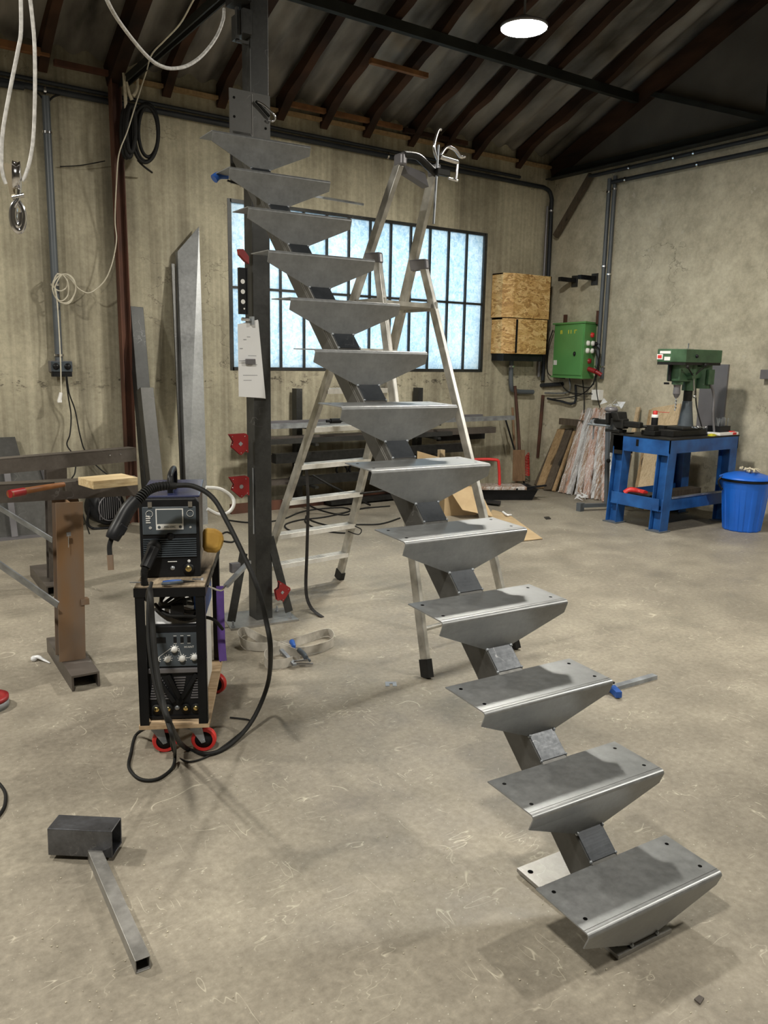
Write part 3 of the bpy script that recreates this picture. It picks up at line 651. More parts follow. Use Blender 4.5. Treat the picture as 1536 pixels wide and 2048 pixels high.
# locking clamp on the mounting plate + clamp under tread two + clamp high on the post
t = thing('locking_clamp', 'chrome locking clamp handle on the upright plate above the top tread', 'clamp', (2.1, 4.2, 2.9))
part(MB().tube([(2.055, 4.235, 2.95), (2.09, 4.225, 2.935), (2.135, 4.22, 2.905), (2.155, 4.225, 2.885), (2.147, 4.235, 2.868), (2.125, 4.245, 2.872)], .006), 'lever', 'chrome', t, world=True)
part(MB().beam((2.05, 4.245, 2.955), (2.13, 4.245, 2.89), .011, .011), 'jaw_arm', 'cast', t, world=True)
t = thing('bar_clamp', 'long bar clamp with blue grip squeezed behind the second tread from the top', 'clamp', (1.7, 3.95, 2.45))
b0 = V((1.80, 3.93, 2.452)); b1 = Y(727, 409, 4.13)
part(MB().beam(b0, b1, .006, .012), 'bar', 'galv', t, world=True)
part(MB().tube([Y(428, 358, 3.9), Y(438, 351, 3.9), Y(455, 352, 3.92)], lambda k: .027 - .008 * k, flat=.8), 'grip', 'bluehandle', t, world=True)
part(MB().tube([Y(453, 352, 3.92), Y(472, 360, 3.94), Y(492, 372, 3.95)], .007).beam(Y(455, 361, 3.93), Y(490, 372, 3.93), .01, .008), 'jaw', 'cast', t, world=True)
t = thing('beam_clamp', 'dark steel clamp bracket high on the left side of the steel post', 'clamp', (2.0, 4.3, 3.3))
part(MB().box(1.985, 2.035, 4.25, 4.4, 3.28, 3.40).box(1.96, 1.975, 4.28, 4.3, 3.25, 3.41).box(1.96, 2.03, 4.28, 4.3, 3.24, 3.255), 'jaw', 'dsteel', t, world=True)
part(MB().box(1.93, 2.01, 4.2, 4.35, 3.42, 3.48).cyl((1.93, 4.25, 3.47), (2.0, 4.25, 3.56), .018), 'screw', 'cast', t, world=True)

# ================================================================== LADDER
A0, B0 = V((2.27, 4.80, 0)), V((2.971, 4.857, 0)); A1, B1 = V((2.56, 3.9, 2.15)), V((2.93, 3.98, 2.15))
def lp(a, b, z): return a + (b - a) * (z / 2.15)
C0, D0 = V((2.387, 3.03, 0)), V((3.067, 3.10, 0)); C1, D1 = V((2.555, 3.80, 2.14)), V((2.92, 3.86, 2.14))
ld = thing('step_ladder', 'tall worn aluminium step ladder standing beside the staircase', 'ladder', (2.67, 3.95, 0))
sidev = (B1 - A1).normalized()
for a, c in ((A0, A1), (B0, B1)):
    part(MB().beam(lp(a, c, .04), lp(a, c, 2.62), .028, .066, (0, -1, .4)), 'front_rail', 'alu', ld, bevel=.003, world=True)
    part(MB().beam(lp(a, c, -.0) + V((0, 0, .002)), lp(a, c, .07), .036, .076, (0, -1, .4)), 'rubber_foot', 'blackrub', ld, world=True)
for a, c in ((C0, C1), (D0, D1)):
    f = lambda z: a + (c - a) * (z / 2.14)
    part(MB().beam(f(.04), f(2.15), .026, .055, (0, -1, -.4)), 'prop_leg', 'alu', ld, bevel=.003, world=True)
    part(MB().beam(f(.002), f(.09), .034, .064, (0, -1, -.4)), 'rubber_foot', 'blackrub', ld, world=True)
for z in (.208, .44, .681, .921, 1.162, 1.40, 1.64):
    p, q = lp(A0, A1, z), lp(B0, B1, z)
    b = MB(); b.beam(p, q, .085, .03); b.mi = 1
    for k in (-.03, -.015, 0, .015, .03): b.beam(p + V((0, k, .016)), q + V((0, k, .016)), .006, .003)
    part(b, 'step', ['alutread', 'alu'], ld, world=True)
pz = 1.89; p, q, r_, s_ = lp(A0, A1, pz), lp(B0, B1, pz), D0 + (D1 - D0) * (pz / 2.14), C0 + (C1 - C0) * (pz / 2.14)
part(MB().extr([p, q, r_, s_], (0, 0, .025)), 'platform', 'alu', ld, world=True)
for a, c in ((p, s_), (q, r_)): part(MB().beam(a + V((0, .02, .01)), c + V((0, -.03, .01)), .012, .05), 'platform_bracket', 'alu', ld, world=True)
for a, c in ((A1, C1), (B1, D1)):
    b = MB(); b.extr([a + V((-.017, .02, .03)), c + V((-.017, -.035, .03)), c + V((-.017, -.045, -.03)), a + V((-.017, .0, -.04))], (.034, 0, 0)); part(b, 'hinge_cap', 'greymet', ld, world=True, bevel=.01)
for z in (.23,):
    part(MB().cyl(C0 + (C1 - C0) * (z / 2.14), D0 + (D1 - D0) * (z / 2.14), .012), 'cross_brace', 'alu', ld, world=True)
ta, tb_ = lp(A0, A1, 2.64), lp(B0, B1, 2.64)
for a in (ta, tb_): part(MB().cbox(a, (.04, .08, .065)), 'corner_cap', 'greymet', ld, bevel=.012, world=True)
b = MB(); v1 = (ta + tb_) / 2; b.tube([ta + V((0, -.03, .02)), v1 + V((-.04, -.05, .03)), v1 + V((.03, -.04, .0)), tb_ + V((0, -.02, -.02))], .02)
part(b, 'hand_bar', 'cast', ld, world=True)
part(MB().extr([ta + V((.02, 0, -.02)), v1 + V((.05, 0, -.03)), v1 + V((.08, 0, -.1)), ta + V((.05, 0, -.06))], (0, .06, 0)), 'tool_tray', 'greymet', ld, world=True)
# two clamps at the top of the ladder and a strap
def plier_clamp(c, label, m='chrome', flip=1):
    c = V(c); t = thing('locking_pliers', label, 'clamp', c)
    part(MB().tube([c + V((flip * .02, 0, .03)), c + V((flip * .06, 0, .075)), c + V((flip * .12, 0, .07)), c + V((flip * .16, 0, .04)), c + V((flip * .19, 0, .045))], .009), 'lever', m, t, world=True)
    part(MB().tube([c + V((flip * .02, .01, .02)), c + V((flip * .08, .01, .015)), c + V((flip * .15, .01, .01))], .012), 'handle', m, t, world=True)
    part(MB().tube([c, c + V((-flip * .03, 0, .06)), c + V((-flip * .005, 0, .15)), c + V((flip * .015, 0, .16))], .009), 'jaw', m, t, world=True)
    part(MB().tube([c + V((flip * .15, .01, .01)), c + V((flip * .145, .01, -.05)), c + V((flip * .14, .01, -.09))], .008).cyl(c + V((flip * .08, 0, -.085)), c + V((flip * .145, 0, -.09)), .006), 'lower_jaw', m, t, world=True)
plier_clamp(Y(876, 320, 3.72), 'chrome locking pliers clamped on top of the right ladder rail')
t = thing('bar_clamp', 'thin steel bar clamp hanging down the right ladder rail', 'clamp', Y(872, 345, 3.7))
part(MB().beam(Y(877, 290, 3.72), Y(867, 448, 3.70), .006, .014), 'bar', 'galv', t, world=True)
part(MB().cbox(Y(885, 345, 3.70), (.09, .03, .035)), 'jaw', 'cast', t, world=True, bevel=.004)
solo(MB().ribbon([Y(612, 930, 4.5), Y(616, 1000, 4.47), Y(614, 1100, 4.44), Y(612, 1180, 4.35), Z(622, 1215, .03), Z(645, 1234, .005)], .026, .002, (1, .25, 0)), 'webbing_strap', 'blackweb', 'thin black strap hanging from a ladder step to the floor', 'strap')
b = MB(); b.tube([lp(B0, B1, .68) + V((-.02, -.05, .01)), V((3.3, 4.5, .70)), V((3.55, 4.55, .69))], .006); b.tube([lp(B0, B1, .44) + V((0, -.04, 0)), lp(B0, B1, .44) + V((.05, -.05, -.03)), lp(B0, B1, .44) + V((.02, -.06, -.06)), lp(B0, B1, .44) + V((-.06, -.05, -.03))], .004)
solo(b, 'hook_cord', 'blackrub', 'black cord hooked round the right ladder rail at the lower steps', 'cord')

# ================================================================== WELDING CART
CY = -27.6 * PI / 180
ct = thing('welding_cart', 'black angle iron welding cart with plywood boards on red casters', 'cart', (.903, 2.989, 0), CY)
cw, cdp, zb, zt = .266, .70, .14, .717
part(MB().box(-.005, cw + .005, 0, cdp, zb - .018, zb), 'lower_board', 'plywood', ct, bevel=.001)
part(MB().box(-.0, cw, .0, cdp, zt - .018, zt), 'upper_board', 'woodtop', ct, bevel=.001)
for x_, y_, fx, fy in ((0, 0, 1, 1), (cw, 0, -1, 1), (0, cdp, 1, -1), (cw, cdp, -1, -1)):
    t_ = .004; b = MB(); l = .036
    b.box(min(x_, x_ + fx * l), max(x_, x_ + fx * l), min(y_, y_ + fy * t_), max(y_, y_ + fy * t_), zb, zt - .018)
    b.box(min(x_, x_ + fx * t_), max(x_, x_ + fx * t_), min(y_, y_ + fy * l), max(y_, y_ + fy * l), zb, zt - .018)
    part(b, 'corner_post', 'blackpaint', ct)
part(MB().box(-.003, cw + .003, -.004, .0, zt - .042, zt - .006).box(-.003, cw + .003, cdp, cdp + .004, zt - .042, zt - .006).box(-.004, 0, 0, cdp, zt - .04, zt - .012).box(cw, cw + .004, 0, cdp, zt - .04, zt - .012), 'top_frame', 'blackpaint', ct)
def caster(x_, y_, rot, brake):
    R = Matrix.Translation(V((x_, y_, 0))) @ Matrix.Rotation(rot, 4, 'Z'); b = MB(); b.T = R
    b.box(-.03, .03, -.03, .03, .118, .122)
    for sy in (-1, 1): b.extr([(-.028, sy * .018, .118), (.026, sy * .018, .118), (.04, sy * .018, .045), (.024, sy * .018, .04)], (0, sy * .003, 0))
    b.cyl((.032, -.025, .05), (.032, .025, .05), .006)
    c_ = part(b, 'caster', 'galv', ct)
    b = MB(); b.T = R; b.lathe([(.036, -.014), (.048, -.014), (.051, -.008), (.051, .008), (.048, .014), (.036, .014), (.036, -.014)], (.032, 0, .051), (0, 1, 0), 32, False, cap=False); part(b, 'tyre', 'redbright', c_)
    b = MB(); b.T = R; b.lathe([(.0, -.012), (.036, -.0125), (.036, .0125), (0, .012)], (.032, 0, .051), (0, 1, 0), 24); part(b, 'wheel_hub', 'blackp', c_)
    if brake: b = MB(); b.T = R; b.box(-.02, .02, -.028, -.02, .10, .116).beam((-.02, -.02, .11), (-.09, -.02, .125), .03, .004); part(b, 'brake_pedal', 'galv', c_)
caster(.055, .05, .15, False); caster(cw - .055, .05, .0, True); caster(.05, cdp - .06, .3, False); caster(cw - .05, cdp - .06, -.4, False)
WM_ct = WM[ct.name]
def CL(x, y, z): return WM_ct @ V((x, y, z))
# MIG welder on top
MG = .725
mig = thing('mig_welder', 'black-faced welder with a display on the top board of the cart', 'welding machine', (.966, 3.094, .717), -24 * PI / 180)
mw, mh, md = .232, .325, .46
b = MB(); b.box(.004, mw - .004, .02, md, .012, mh - .004); part(b, 'casing', 'greymet', mig, bevel=.008)
b = MB(); b.extr([(.0, .0, .0), (mw, .0, .0), (mw, .0, mh - .02), (mw - .015, .0, mh - .003), (.015, 0, mh - .003), (.0, .0, mh - .02)], (0, .028, 0)); part(b, 'front_panel', 'blackp', mig, bevel=.004)
b = MB(); b.box(-.002, mw + .002, .03, md + .004, mh - .004, mh + .004); part(b, 'lid', 'navy', mig, bevel=.003)
b = MB(); b.extr([(.012, -.006, .178), (mw - .012, -.006, .178), (mw - .012, -.003, .290), (.012, -.003, .290)], (0, .008, 0)); fp = part(b, 'display_cover', 'dgrey', mig, bevel=.003)
b = MB(); b.box(.064, .17, -.0075, -.005, .198, .283); part(b, 'display_frame', 'white', fp)
b = MB(); b.box(.068, .166, -.0085, -.006, .222, .279); part(b, 'screen', 'screen', fp)
text('MIG-220C', .0105, 'dgrey', fp, facing((.117, -.0085, .209), (1, 0, 0), (0, 0, 1)), 'model_lettering')
b = MB()
for k in range(4): b.box(.026, .044 - .003 * (k % 2), -.0078, -.0065, .226 + k * .0085, .230 + k * .0085)
for x_, z_ in ((.04, .263), (.197, .263)):
    b.tube([(x_ + .013 * math.cos(a), -.0075, z_ + .013 * math.sin(a)) for a in [k * PI / 6 for k in range(12)]], .0009, 5, closed=True, sub=2)
b.lathe([(0, .0), (.006, .0)], (.042, -.0082, .207), (0, -1, 0), 14); b.lathe([(0, .0), (.0045, .0)], (.197, -.0082, .207), (0, -1, 0), 14)
part(b, 'panel_symbols', 'white', fp)
b = MB()
for x_, z_ in ((.076, .209), (.158, .209)): b.lathe([(.0, .001), (.006, .0)], (x_, -.0085, z_), (0, -1, 0), 14)
part(b, 'arrow_button', 'dgrey', fp)
for x_ in (.035, .19): part(MB().box(x_, x_ + .016, -.008, .004, .289, .311), 'hinge', 'chrome', mig)
part(MB().lathe([(0, .008), (.014, .006), (.018, 0)], (.117, -.002, .172), (0, -1, .2), 18), 'thumb_catch', 'blackp', mig)
b = MB()
for k in range(9): b.box(.012, mw - .014, -.007, .002, .086 + k * .0088, .0905 + k * .0088)
lv = part(b, 'louvre', 'dgrey', mig)
b = MB(); b.lathe([(.0, .0), (.022, 0), (.022, .01), (.015, .012)], (.185, -.012, .036), (0, 1, 0)); sk = part(b, 'output_socket', 'blackp', mig)
part(MB().lathe([(0, .003), (.011, .002), (.013, 0)], (.185, -.011, .036), (0, -1, 0)), 'socket_pin', 'brass', sk)
part(MB().lathe([(0, .004), (.008, .003), (.009, 0)], (.122, 0, .038), (0, -1, 0)), 'control_socket', 'galv', mig)
part(MB().lathe([(0, .001), (.006, 0)], (.187, 0, .066), (0, -1, 0)).box(.104, .14, -.002, 0, .064, .067), 'printed_mark', 'white', mig)
b = MB(); b.tube([(.115, .10, mh), (.115, .10, mh + .05), (.115, .14, mh + .075), (.115, .32, mh + .075), (.115, .36, mh + .05), (.115, .36, mh)], .012, 10); part(b, 'carry_handle', 'blackp', mig)
b = MB(); b.lathe([(.0, 0), (.026, 0), (.028, .02), (.022, .035), (.0, .04)], (.055, -.005, .135), (0, -1, -.15)); tc_ = part(b, 'torch_connector', 'blackrub', mig)
b = MB(); p0 = V((.055, -.035, .13)); p1 = V((.025, -.085, .065)); b.cyl(p0, p1, .025, .021, 8, False); part(b, 'connector_sleeve', 'blackp', tc_)
b = MB(); P = [p1, V((.02, -.10, .03)), V((.026, -.105, -.02)), V((.03, -.10, -.06))]
b.tube(P, .011)
Q = cr_path(P, sub=10)
for k in range(0, len(Q) - 1, 1): b.cyl(Q[k], Q[k] + (Q[k + 1] - Q[k]) * .45, .0145, seg=12)
part(b, 'strain_relief', 'blackrub', tc_)
# torch + hose
def MG_(x, y, z): return WM[mig.name] @ V((x, y, z))
tor = thing('welding_torch', 'black welding torch hanging over the left of the upper welder', 'welding torch', D(240, 1040, 3.1))
t0, t1, t2 = D(312, 976, 3.12), D(262, 1010, 3.05), D(228, 1070, 3.02)
b = MB(); P = [D(306, 974, 3.10), D(290, 983, 3.08), D(268, 1008, 3.05)]; b.tube(P, lambda k: .019 - .0 * k, 10, sub=4)
part(MB().tube([D(352, 972, 3.12), D(320, 972, 3.10), D(296, 981, 3.08), D(276, 1000, 3.06)], .013), 'swivel_sleeve', 'blackrub', tor, world=True)
Q = cr_path([D(338, 971, 3.11), D(310, 975, 3.09), D(290, 985, 3.07), D(274, 1003, 3.05)], sub=5); b = MB()
for k in range(len(Q) - 1): b.cyl(Q[k], Q[k] + (Q[k + 1] - Q[k]) * .5, .0165 + .004 * k / len(Q), seg=14)
part(b, 'sleeve_rings', 'blackrub', tor, world=True)
part(MB().tube([D(272, 1000, 3.05), D(255, 1020, 3.04), D(240, 1048, 3.03), D(229, 1068, 3.02), D(224, 1078, 3.02)], lambda k: .024 + .004 * math.sin(k * PI), 12), 'grip', 'blackp', tor, world=True)
part(MB().extr([D(243, 1045, 3.0), D(256, 1056, 3.0), D(248, 1070, 3.0), D(232, 1078, 3.0), D(222, 1068, 3.0)], ray(240, 1050) * .03), 'trigger_guard', 'blackp', tor, world=True, bevel=.004)
part(MB().tube([D(224, 1074, 3.02), D(219, 1092, 3.02), D(220, 1112, 3.02)], .009), 'swan_neck', 'blackrub', tor, world=True)
part(MB().cyl(D(220, 1110, 3.02), D(222, 1140, 3.02), .0115, .0105), 'nozzle', 'rust', tor, world=True)
b = MB()
hose = [D(345, 972, 3.12), D(385, 972, 3.1), D(425, 995, 3.05), D(455, 1045, 3.0), D(487, 1110, 2.95), D(515, 1175, 2.92), D(532, 1240, 2.95), D(541, 1300, 3.0), Z(535, 1370, .22), Z(505, 1440, .06), Z(460, 1490, .012), Z(415, 1508, .012), Z(370, 1495, .03), D(343, 1455, 2.78), D(325, 1400, 2.76), D(312, 1330, 2.78), D(305, 1250, 2.8), D(300, 1180, 2.84)]
hose.append(MG_(.03, -.10, -.06)); b.tube(hose, .0095, 10)
part(b, 'hose', 'blackrub', tor, world=True)
b = MB(); b.tube([D(303, 1165, 2.86), D(297, 1200, 2.82), D(297, 1280, 2.80), D(310, 1370, 2.78), D(330, 1430, 2.76), D(346, 1480, 2.74), Z(350, 1505, .06), Z(345, 1535, .01), Z(315, 1558, .008), Z(280, 1558, .008), Z(258, 1535, .008), Z(262, 1505, .008), Z(272, 1470, .012), Z(300, 1452, .1)], .0065, 8)
solo(b, 'power_cable', 'blackrub', 'black cable looping on the floor in front of the cart casters', 'cable')
b = MB(); b.tube([D(342, 1440, 2.78), Z(345, 1500, .03), Z(375, 1523, .007), Z(420, 1510, .007), Z(470, 1475, .007), Z(497, 1450, .007), Z(498, 1440, .007), Z(460, 1435, .007)], .004, 6)
solo(b, 'earth_cable', 'blackrub', 'thin dark cable beside the thick hose on the floor right of the cart', 'cable')
# TIG welder inside
tig = thing('tig_welder', 'dark welder with white dial knobs on the lower board inside the cart', 'welding machine', CL(.03, .05, .145), CY)
tw, thh = .205, .40
part(MB().box(.0, tw, .02, .50, 0, thh - .02), 'casing', 'white', tig, bevel=.006)
part(MB().box(-.006, tw + .006, 0, .03, -.0, thh - .005), 'front_panel', 'blackp', tig, bevel=.006)
b = MB(); b.box(.004, tw - .004, -.004, .0, .225, .365); pn = part(b, 'control_panel', 'dgrey', tig)
for x_, z_ in ((.035, .255), (.08, .258), (.137, .258), (.185, .262), (.108, .298)):
    kb = part(MB().lathe([(.0, .012), (.012, .012), (.013, 0)], (x_, -.004, z_), (0, -1, 0), 18), 'dial_knob', 'white', pn)
b = MB()
for x_, z_ in ((.035, .255), (.08, .258), (.137, .258), (.185, .262), (.108, .298)):
    for k in range(8): a = -.5 + k * (PI + 1) / 7; b.cbox((x_ + .0165 * math.cos(a), -.0046, z_ + .0165 * math.sin(a)), (.004, .0012, .003))
for p, q in (((.045, .266), (.09, .299)), ((.125, .299), (.133, .273)), ((.155, .26), (.168, .26))): b.beam((p[0], -.0046, p[1]), (q[0], -.0046, q[1]), .0015, .0015)
for k in range(3): b.box(.105 + k * .027, .117 + k * .027, -.0048, -.004, .352, .354); b.box(.105 + k * .027, .117 + k * .027, -.0048, -.004, .320, .322)
part(b, 'dial_marks', 'white', pn)
b = MB(); b.box(.03, .075, -.006, -.003, .325, .348)
for k in range(3): b.box(.105 + k * .027, .117 + k * .027, -.008, -.003, .326, .348)
part(b, 'switch', 'blackp', pn)
text('H1ANT', .012, 'white', pn, facing((.165, -.0045, .305), (1, 0, 0), (0, 0, 1)), 'lettering')
part(MB().box(.004, tw - .004, -.012, .0, .198, .218), 'ledge', 'greymet', tig, bevel=.003)
b = MB()
for k in range(9):
    z_ = .085 + k * .011
    b.box(.004 + k * .002, .03 + k * .0, -.004, .0, z_, z_ + .005)
    b.box(.085 - k * .0055 - .02, .085 - k * .0055 + .012, -.004, 0, z_, z_ + .005); b.box(.125 - k * .003, .14 + (k - 4) * .002, -.004, 0, z_, z_ + .005)
    b.box(.165 + k * .003, tw - .004, -.004, 0, z_, z_ + .005)
part(b, 'vent_slats', 'greymet', tig)
b = MB()
for a_, c_ in (((.03, .19), (.10, .075)), ((.08, .19), (.13, .075)), ((.19, .19), (.12, .075))): b.beam((a_[0], -.008, a_[1]), (c_[0], -.008, c_[1]), .016, .010, (0, 1, 0))
part(b, 'vent_ribs', 'blackp', tig)
for x_ in (.03, .075, .145, .185):
    sk = part(MB().lathe([(.0, 0), (.019, 0), (.019, .008), (.013, .009)], (x_, -.010, .045), (0, 1, 0), 20), 'output_socket', 'blackrub', tig)
    part(MB().lathe([(0, .003), (.009, .002), (.010, 0)], (x_, -.011, .045), (0, -1, 0), 16), 'socket_pin', 'brass', sk)
part(MB().lathe([(0, .003), (.009, .002), (.010, 0)], (.11, -.002, .045), (0, -1, 0), 16), 'control_socket', 'galv', tig)
b = MB(); b.box(.0, tw, -.005, .04, -.0, .012); part(b, 'foot_rail', 'blackp', tig)
# coiled cable and bag on the TIG welder
def TG(x, y, z): return WM[tig.name] @ V((x, y, z))
b = MB()
for k in range(4):
    r1, r2 = .085 - .008 * k, .055 - .004 * k
    b.tube([TG(.105 + r1 * math.cos(a + k), .12 + .1 * math.sin(a + k), .425 + .02 * k + .02 * math.sin(a * 2 + k)) for a in [j * PI / 5 for j in range(10)]], .007, 8, closed=True, sub=3)
b.tube([TG(.03, .05, .47), TG(.08, .0, .44), TG(.17, .02, .425), TG(.25, .06, .40), TG(.29, .10, .34)], .007)
solo(b, 'coiled_cable', 'blackrub', 'black cable coil lying on the lower welder inside the cart', 'cable')
b = MB(); b.extr([TG(-.0, .03, .385), TG(.2, .03, .385), TG(.2, .12, .405), TG(.1, .16, .43), TG(0, .12, .41)], (0, 0, .006)); solo(b, 'plastic_bag', 'film2', 'crumpled white plastic bag under the cable coil in the cart', 'bag')
solo(MB().cbox(TG(.12, .02, .455), (.05, .03, .05), Matrix.Rotation(CY + .3, 3, 'Z')).cbox(TG(.13, .05, .48), (.04, .05, .03)), 'earth_clamp', 'blackp', 'black moulded plug block on the cable coil inside the cart', 'plug', bevel=.005)
# pliers and screw on the cart top
t = thing('pliers', 'blue and black handled pliers lying in front of the upper welder', 'pliers', CL(.13, .03, .72))
part(MB().tube([CL(.105, .02, .727), CL(.14, .028, .729), CL(.175, .03, .728)], .008, flat=.8), 'grip', 'bluehandle', t, world=True)
part(MB().tube([CL(.105, .0, .727), CL(.14, -.002, .729), CL(.18, .022, .728)], .008, flat=.8), 'grip', 'dgrey', t, world=True)
part(MB().tube([CL(.175, .027, .728), CL(.20, .03, .726), CL(.225, .036, .724)], lambda k: .007 - .005 * k), 'jaws', 'cast', t, world=True)
t = thing('bolt', 'chrome bolt lying at the right corner of the cart top', 'bolt', CL(.23, .06, .72))
part(MB().cyl(CL(.215, .055, .727), CL(.25, .05, .727), .005).cyl(CL(.25, .05, .727), CL(.258, .049, .727), .009, seg=6, sm=False), 'shank', 'chrome', t, world=True)
t = thing('scriber', 'thin steel scriber sticking out left of the cart top', 'tool', CL(0, .04, .72))
part(MB().cyl(CL(-.025, .045, .722), CL(.05, .03, .724), .002, .003), 'needle', 'galv', t, world=True)
# glove, purple strap, white gas hose, blue bar
b = MB(); b.tube([CL(.255, .36, .80), CL(.27, .37, .80), CL(.31, .40, .79)], .03, 10, flat=2.0)
b = MB(); g0 = Z(413, 1056, .86); R = WM[mig.name]
pts = [D(405, 1055, 3.42), D(430, 1057, 3.42), D(446, 1064, 3.42), D(448, 1080, 3.42), D(443, 1100, 3.42), D(432, 1106, 3.42), D(405, 1104, 3.42)]
b.extr(pts, ray(420, 1080) * .10); solo(b, 'leather_glove', 'glove', 'yellow leather welding glove beside the upper welder', 'glove', bevel=.02)
b = MB(); b.ribbon([D(440, 1172, 3.5), D(441, 1220, 3.5), D(443, 1280, 3.5), D(446, 1322, 3.5)], .032, .003, CR); solo(b, 'lifting_strap', 'purple', 'purple strap hanging down the right side of the cart', 'strap')
b = MB(); b.tube([D(412, 975, 3.4), D(440, 978, 3.42), D(462, 992, 3.45), D(468, 1008, 3.45), D(458, 1024, 3.45), D(438, 1029, 3.43), D(415, 1018, 3.4)], .0075, 10); solo(b, 'gas_hose', 'white', 'stiff white gas hose loop behind the upper welder', 'hose')
t = thing('bar_clamp', 'bar clamp with galvanized rail leaning against the right side of the cart', 'clamp', D(450, 1150, 3.5))
part(MB().beam(D(452, 1172, 3.35), D(498, 1124, 3.62), .02, .014, (0, 0, 1)), 'rail', 'galv', t, world=True)
part(MB().tube([D(452, 1172, 3.35), D(442, 1181, 3.33), D(425, 1176, 3.30), D(416, 1172, 3.28)], .004), 'screw', 'chrome', t, world=True)
part(MB().cbox(D(470, 1135, 3.55), (.04, .03, .04)), 'jaw', 'greymet', t, world=True)
b = MB(); b.box(0, .022, .16, .5, .39, .56); solo_ = b
o = thing('blue_case', 'blue plastic case hung inside the right side of the cart top', 'case', CL(cw - .06, .14, .55), CY)
part(MB().box(.0, .05, 0, .25, 0, .13), 'body', 'bluehandle', o, bevel=.005)

# ================================================================== WELDING TRESTLE (left)
tr = thing('welding_trestle', 'steel trestle of two long beams on rusty channel legs with braces', 'trestle', (.88, 4.7, 0))
FT = .97
pA, pB = Z(-60, 974.5, FT), Z(275, 958, FT); pC, pD = Z(-60, 925, FT), Z(272, 897, FT)
hb = .085
def rail(p, q, nm, wd=.09):
    d = (q - p).normalized(); s = V((-d.y, d.x, 0))
    b = MB(); b.extr([p, q, q + s * wd, p + s * wd], (0, 0, .006)); 
    b.extr([p + V((0, 0, .003)), q + V((0, 0, .003)), q - V((0, 0, hb)), p - V((0, 0, hb))], s * .006)
    b.extr([p + s * (wd - .006), q + s * (wd - .006), q + s * (wd - .006) - V((0, 0, hb)), p + s * (wd - .006) - V((0, 0, hb))], s * .006)
    b.mi = 1
    for k in (.12, .2): c = q + (p - q).normalized() * k - V((0, 0, .03)); b.ball(c - s * .001, .006, 8)
    part(b, nm, ['bsteel', 'chrome'], tr, world=True)
rail(pA, pB, 'beam'); rail(pC, pD, 'beam')
def leg(c, foot_a, foot_b, w=.13, bw=.1, m='rust'):
    part(MB().ibeam(V((c.x, c.y, .078)), V((c.x + .028, c.y, FT - hb + .0)), .125, .12, .008, (.06, 1, 0)), 'leg', m, tr, world=True)
    part(MB().channel(foot_a, foot_b, .13, .078, .01), 'foot', 'bsteel', tr, world=True)
f0 = (Z(150, 1384) + Z(195, 1372)) / 2 ; fd = (Z(103, 1290, .08) - Z(150, 1362, .08)); fd.z = 0; fd.normalize()
leg(Z(148, 1322, .078) + V((.0, .07, 0)), V((f0.x, f0.y, 0)), V((f0.x, f0.y, 0)) + fd * .62)
g0 = Z(100, 1185) + V((.02, -.12, 0)); leg(Z(112, 1160, .078) + V((.02, .03, 0)), V((g0.x, g0.y, 0)), V((g0.x, g0.y, 0)) + fd * .62, m='bsteel')
b = MB(); l0 = Z(148, 1322, .078)
part(MB().beam(D(116, 1210, 4.22), D(-60, 1088, 4.35), .006, .05, (-.5, 0, 1)), 'brace', 'galv', tr, world=True)
part(MB().beam(D(104, 1080, 5.6), D(-60, 980, 5.9), .006, .05, (-.5, 0, 1)), 'brace', 'galv', tr, world=True)
b = MB(); b.cbox(Y(137, 1068, l0.y - .035), (.02, .01, .02)).cyl(Y(137, 1070, l0.y - .04), Y(137, 1095, l0.y - .04), .0015); part(b, 'hook_magnet', 'chrome', tr, world=True)
part(MB().box(l0.x + .05, l0.x + .09, l0.y, l0.y + .04, .36, .39), 'bolt_lug', 'rust', tr, world=True)
# wooden block
p0, p1, p2 = Z(187, 979, FT + .006), Z(276, 970, FT + .006), Z(161, 965, FT + .006)
b = MB(); e1 = p1 - p0; e2 = (p2 - p0); e2 = V((-e1.y, e1.x, 0)).normalized() * .17
b.extr([p0, p0 + e1, p0 + e1 + e2, p0 + e2], (0, 0, .038)); solo(b, 'wood_block', 'wood', 'pale wooden block lying on the front beam of the trestle', 'wood block', bevel=.002)
# hammer
hm = thing('hammer', 'hammer with red and orange wooden handle lying on the front trestle beam', 'hammer', Z(130, 975, 1.0))
part(MB().tube([Z(20, 988, 1.0), Z(50, 982, 1.0), Z(90, 975, 1.01), Z(128, 969, 1.012)], lambda k: .017 - .006 * k, 12), 'handle', 'orange', hm, world=True)
part(MB().tube([Z(19, 988, 1.0), Z(30, 986, 1.0), Z(48, 983, 1.0)], .0178, 12), 'handle_grip', 'red', hm, world=True)
hc_ = Z(134, 972, 1.0); part(MB().cbox(hc_, (.03, .035, .04), Matrix.Rotation(.3, 3, 'Z')).beam(hc_ + V((-.05, .01, .012)), hc_ + V((.04, -.0, .014)), .02, .012), 'head', 'bsteel', hm, world=True)

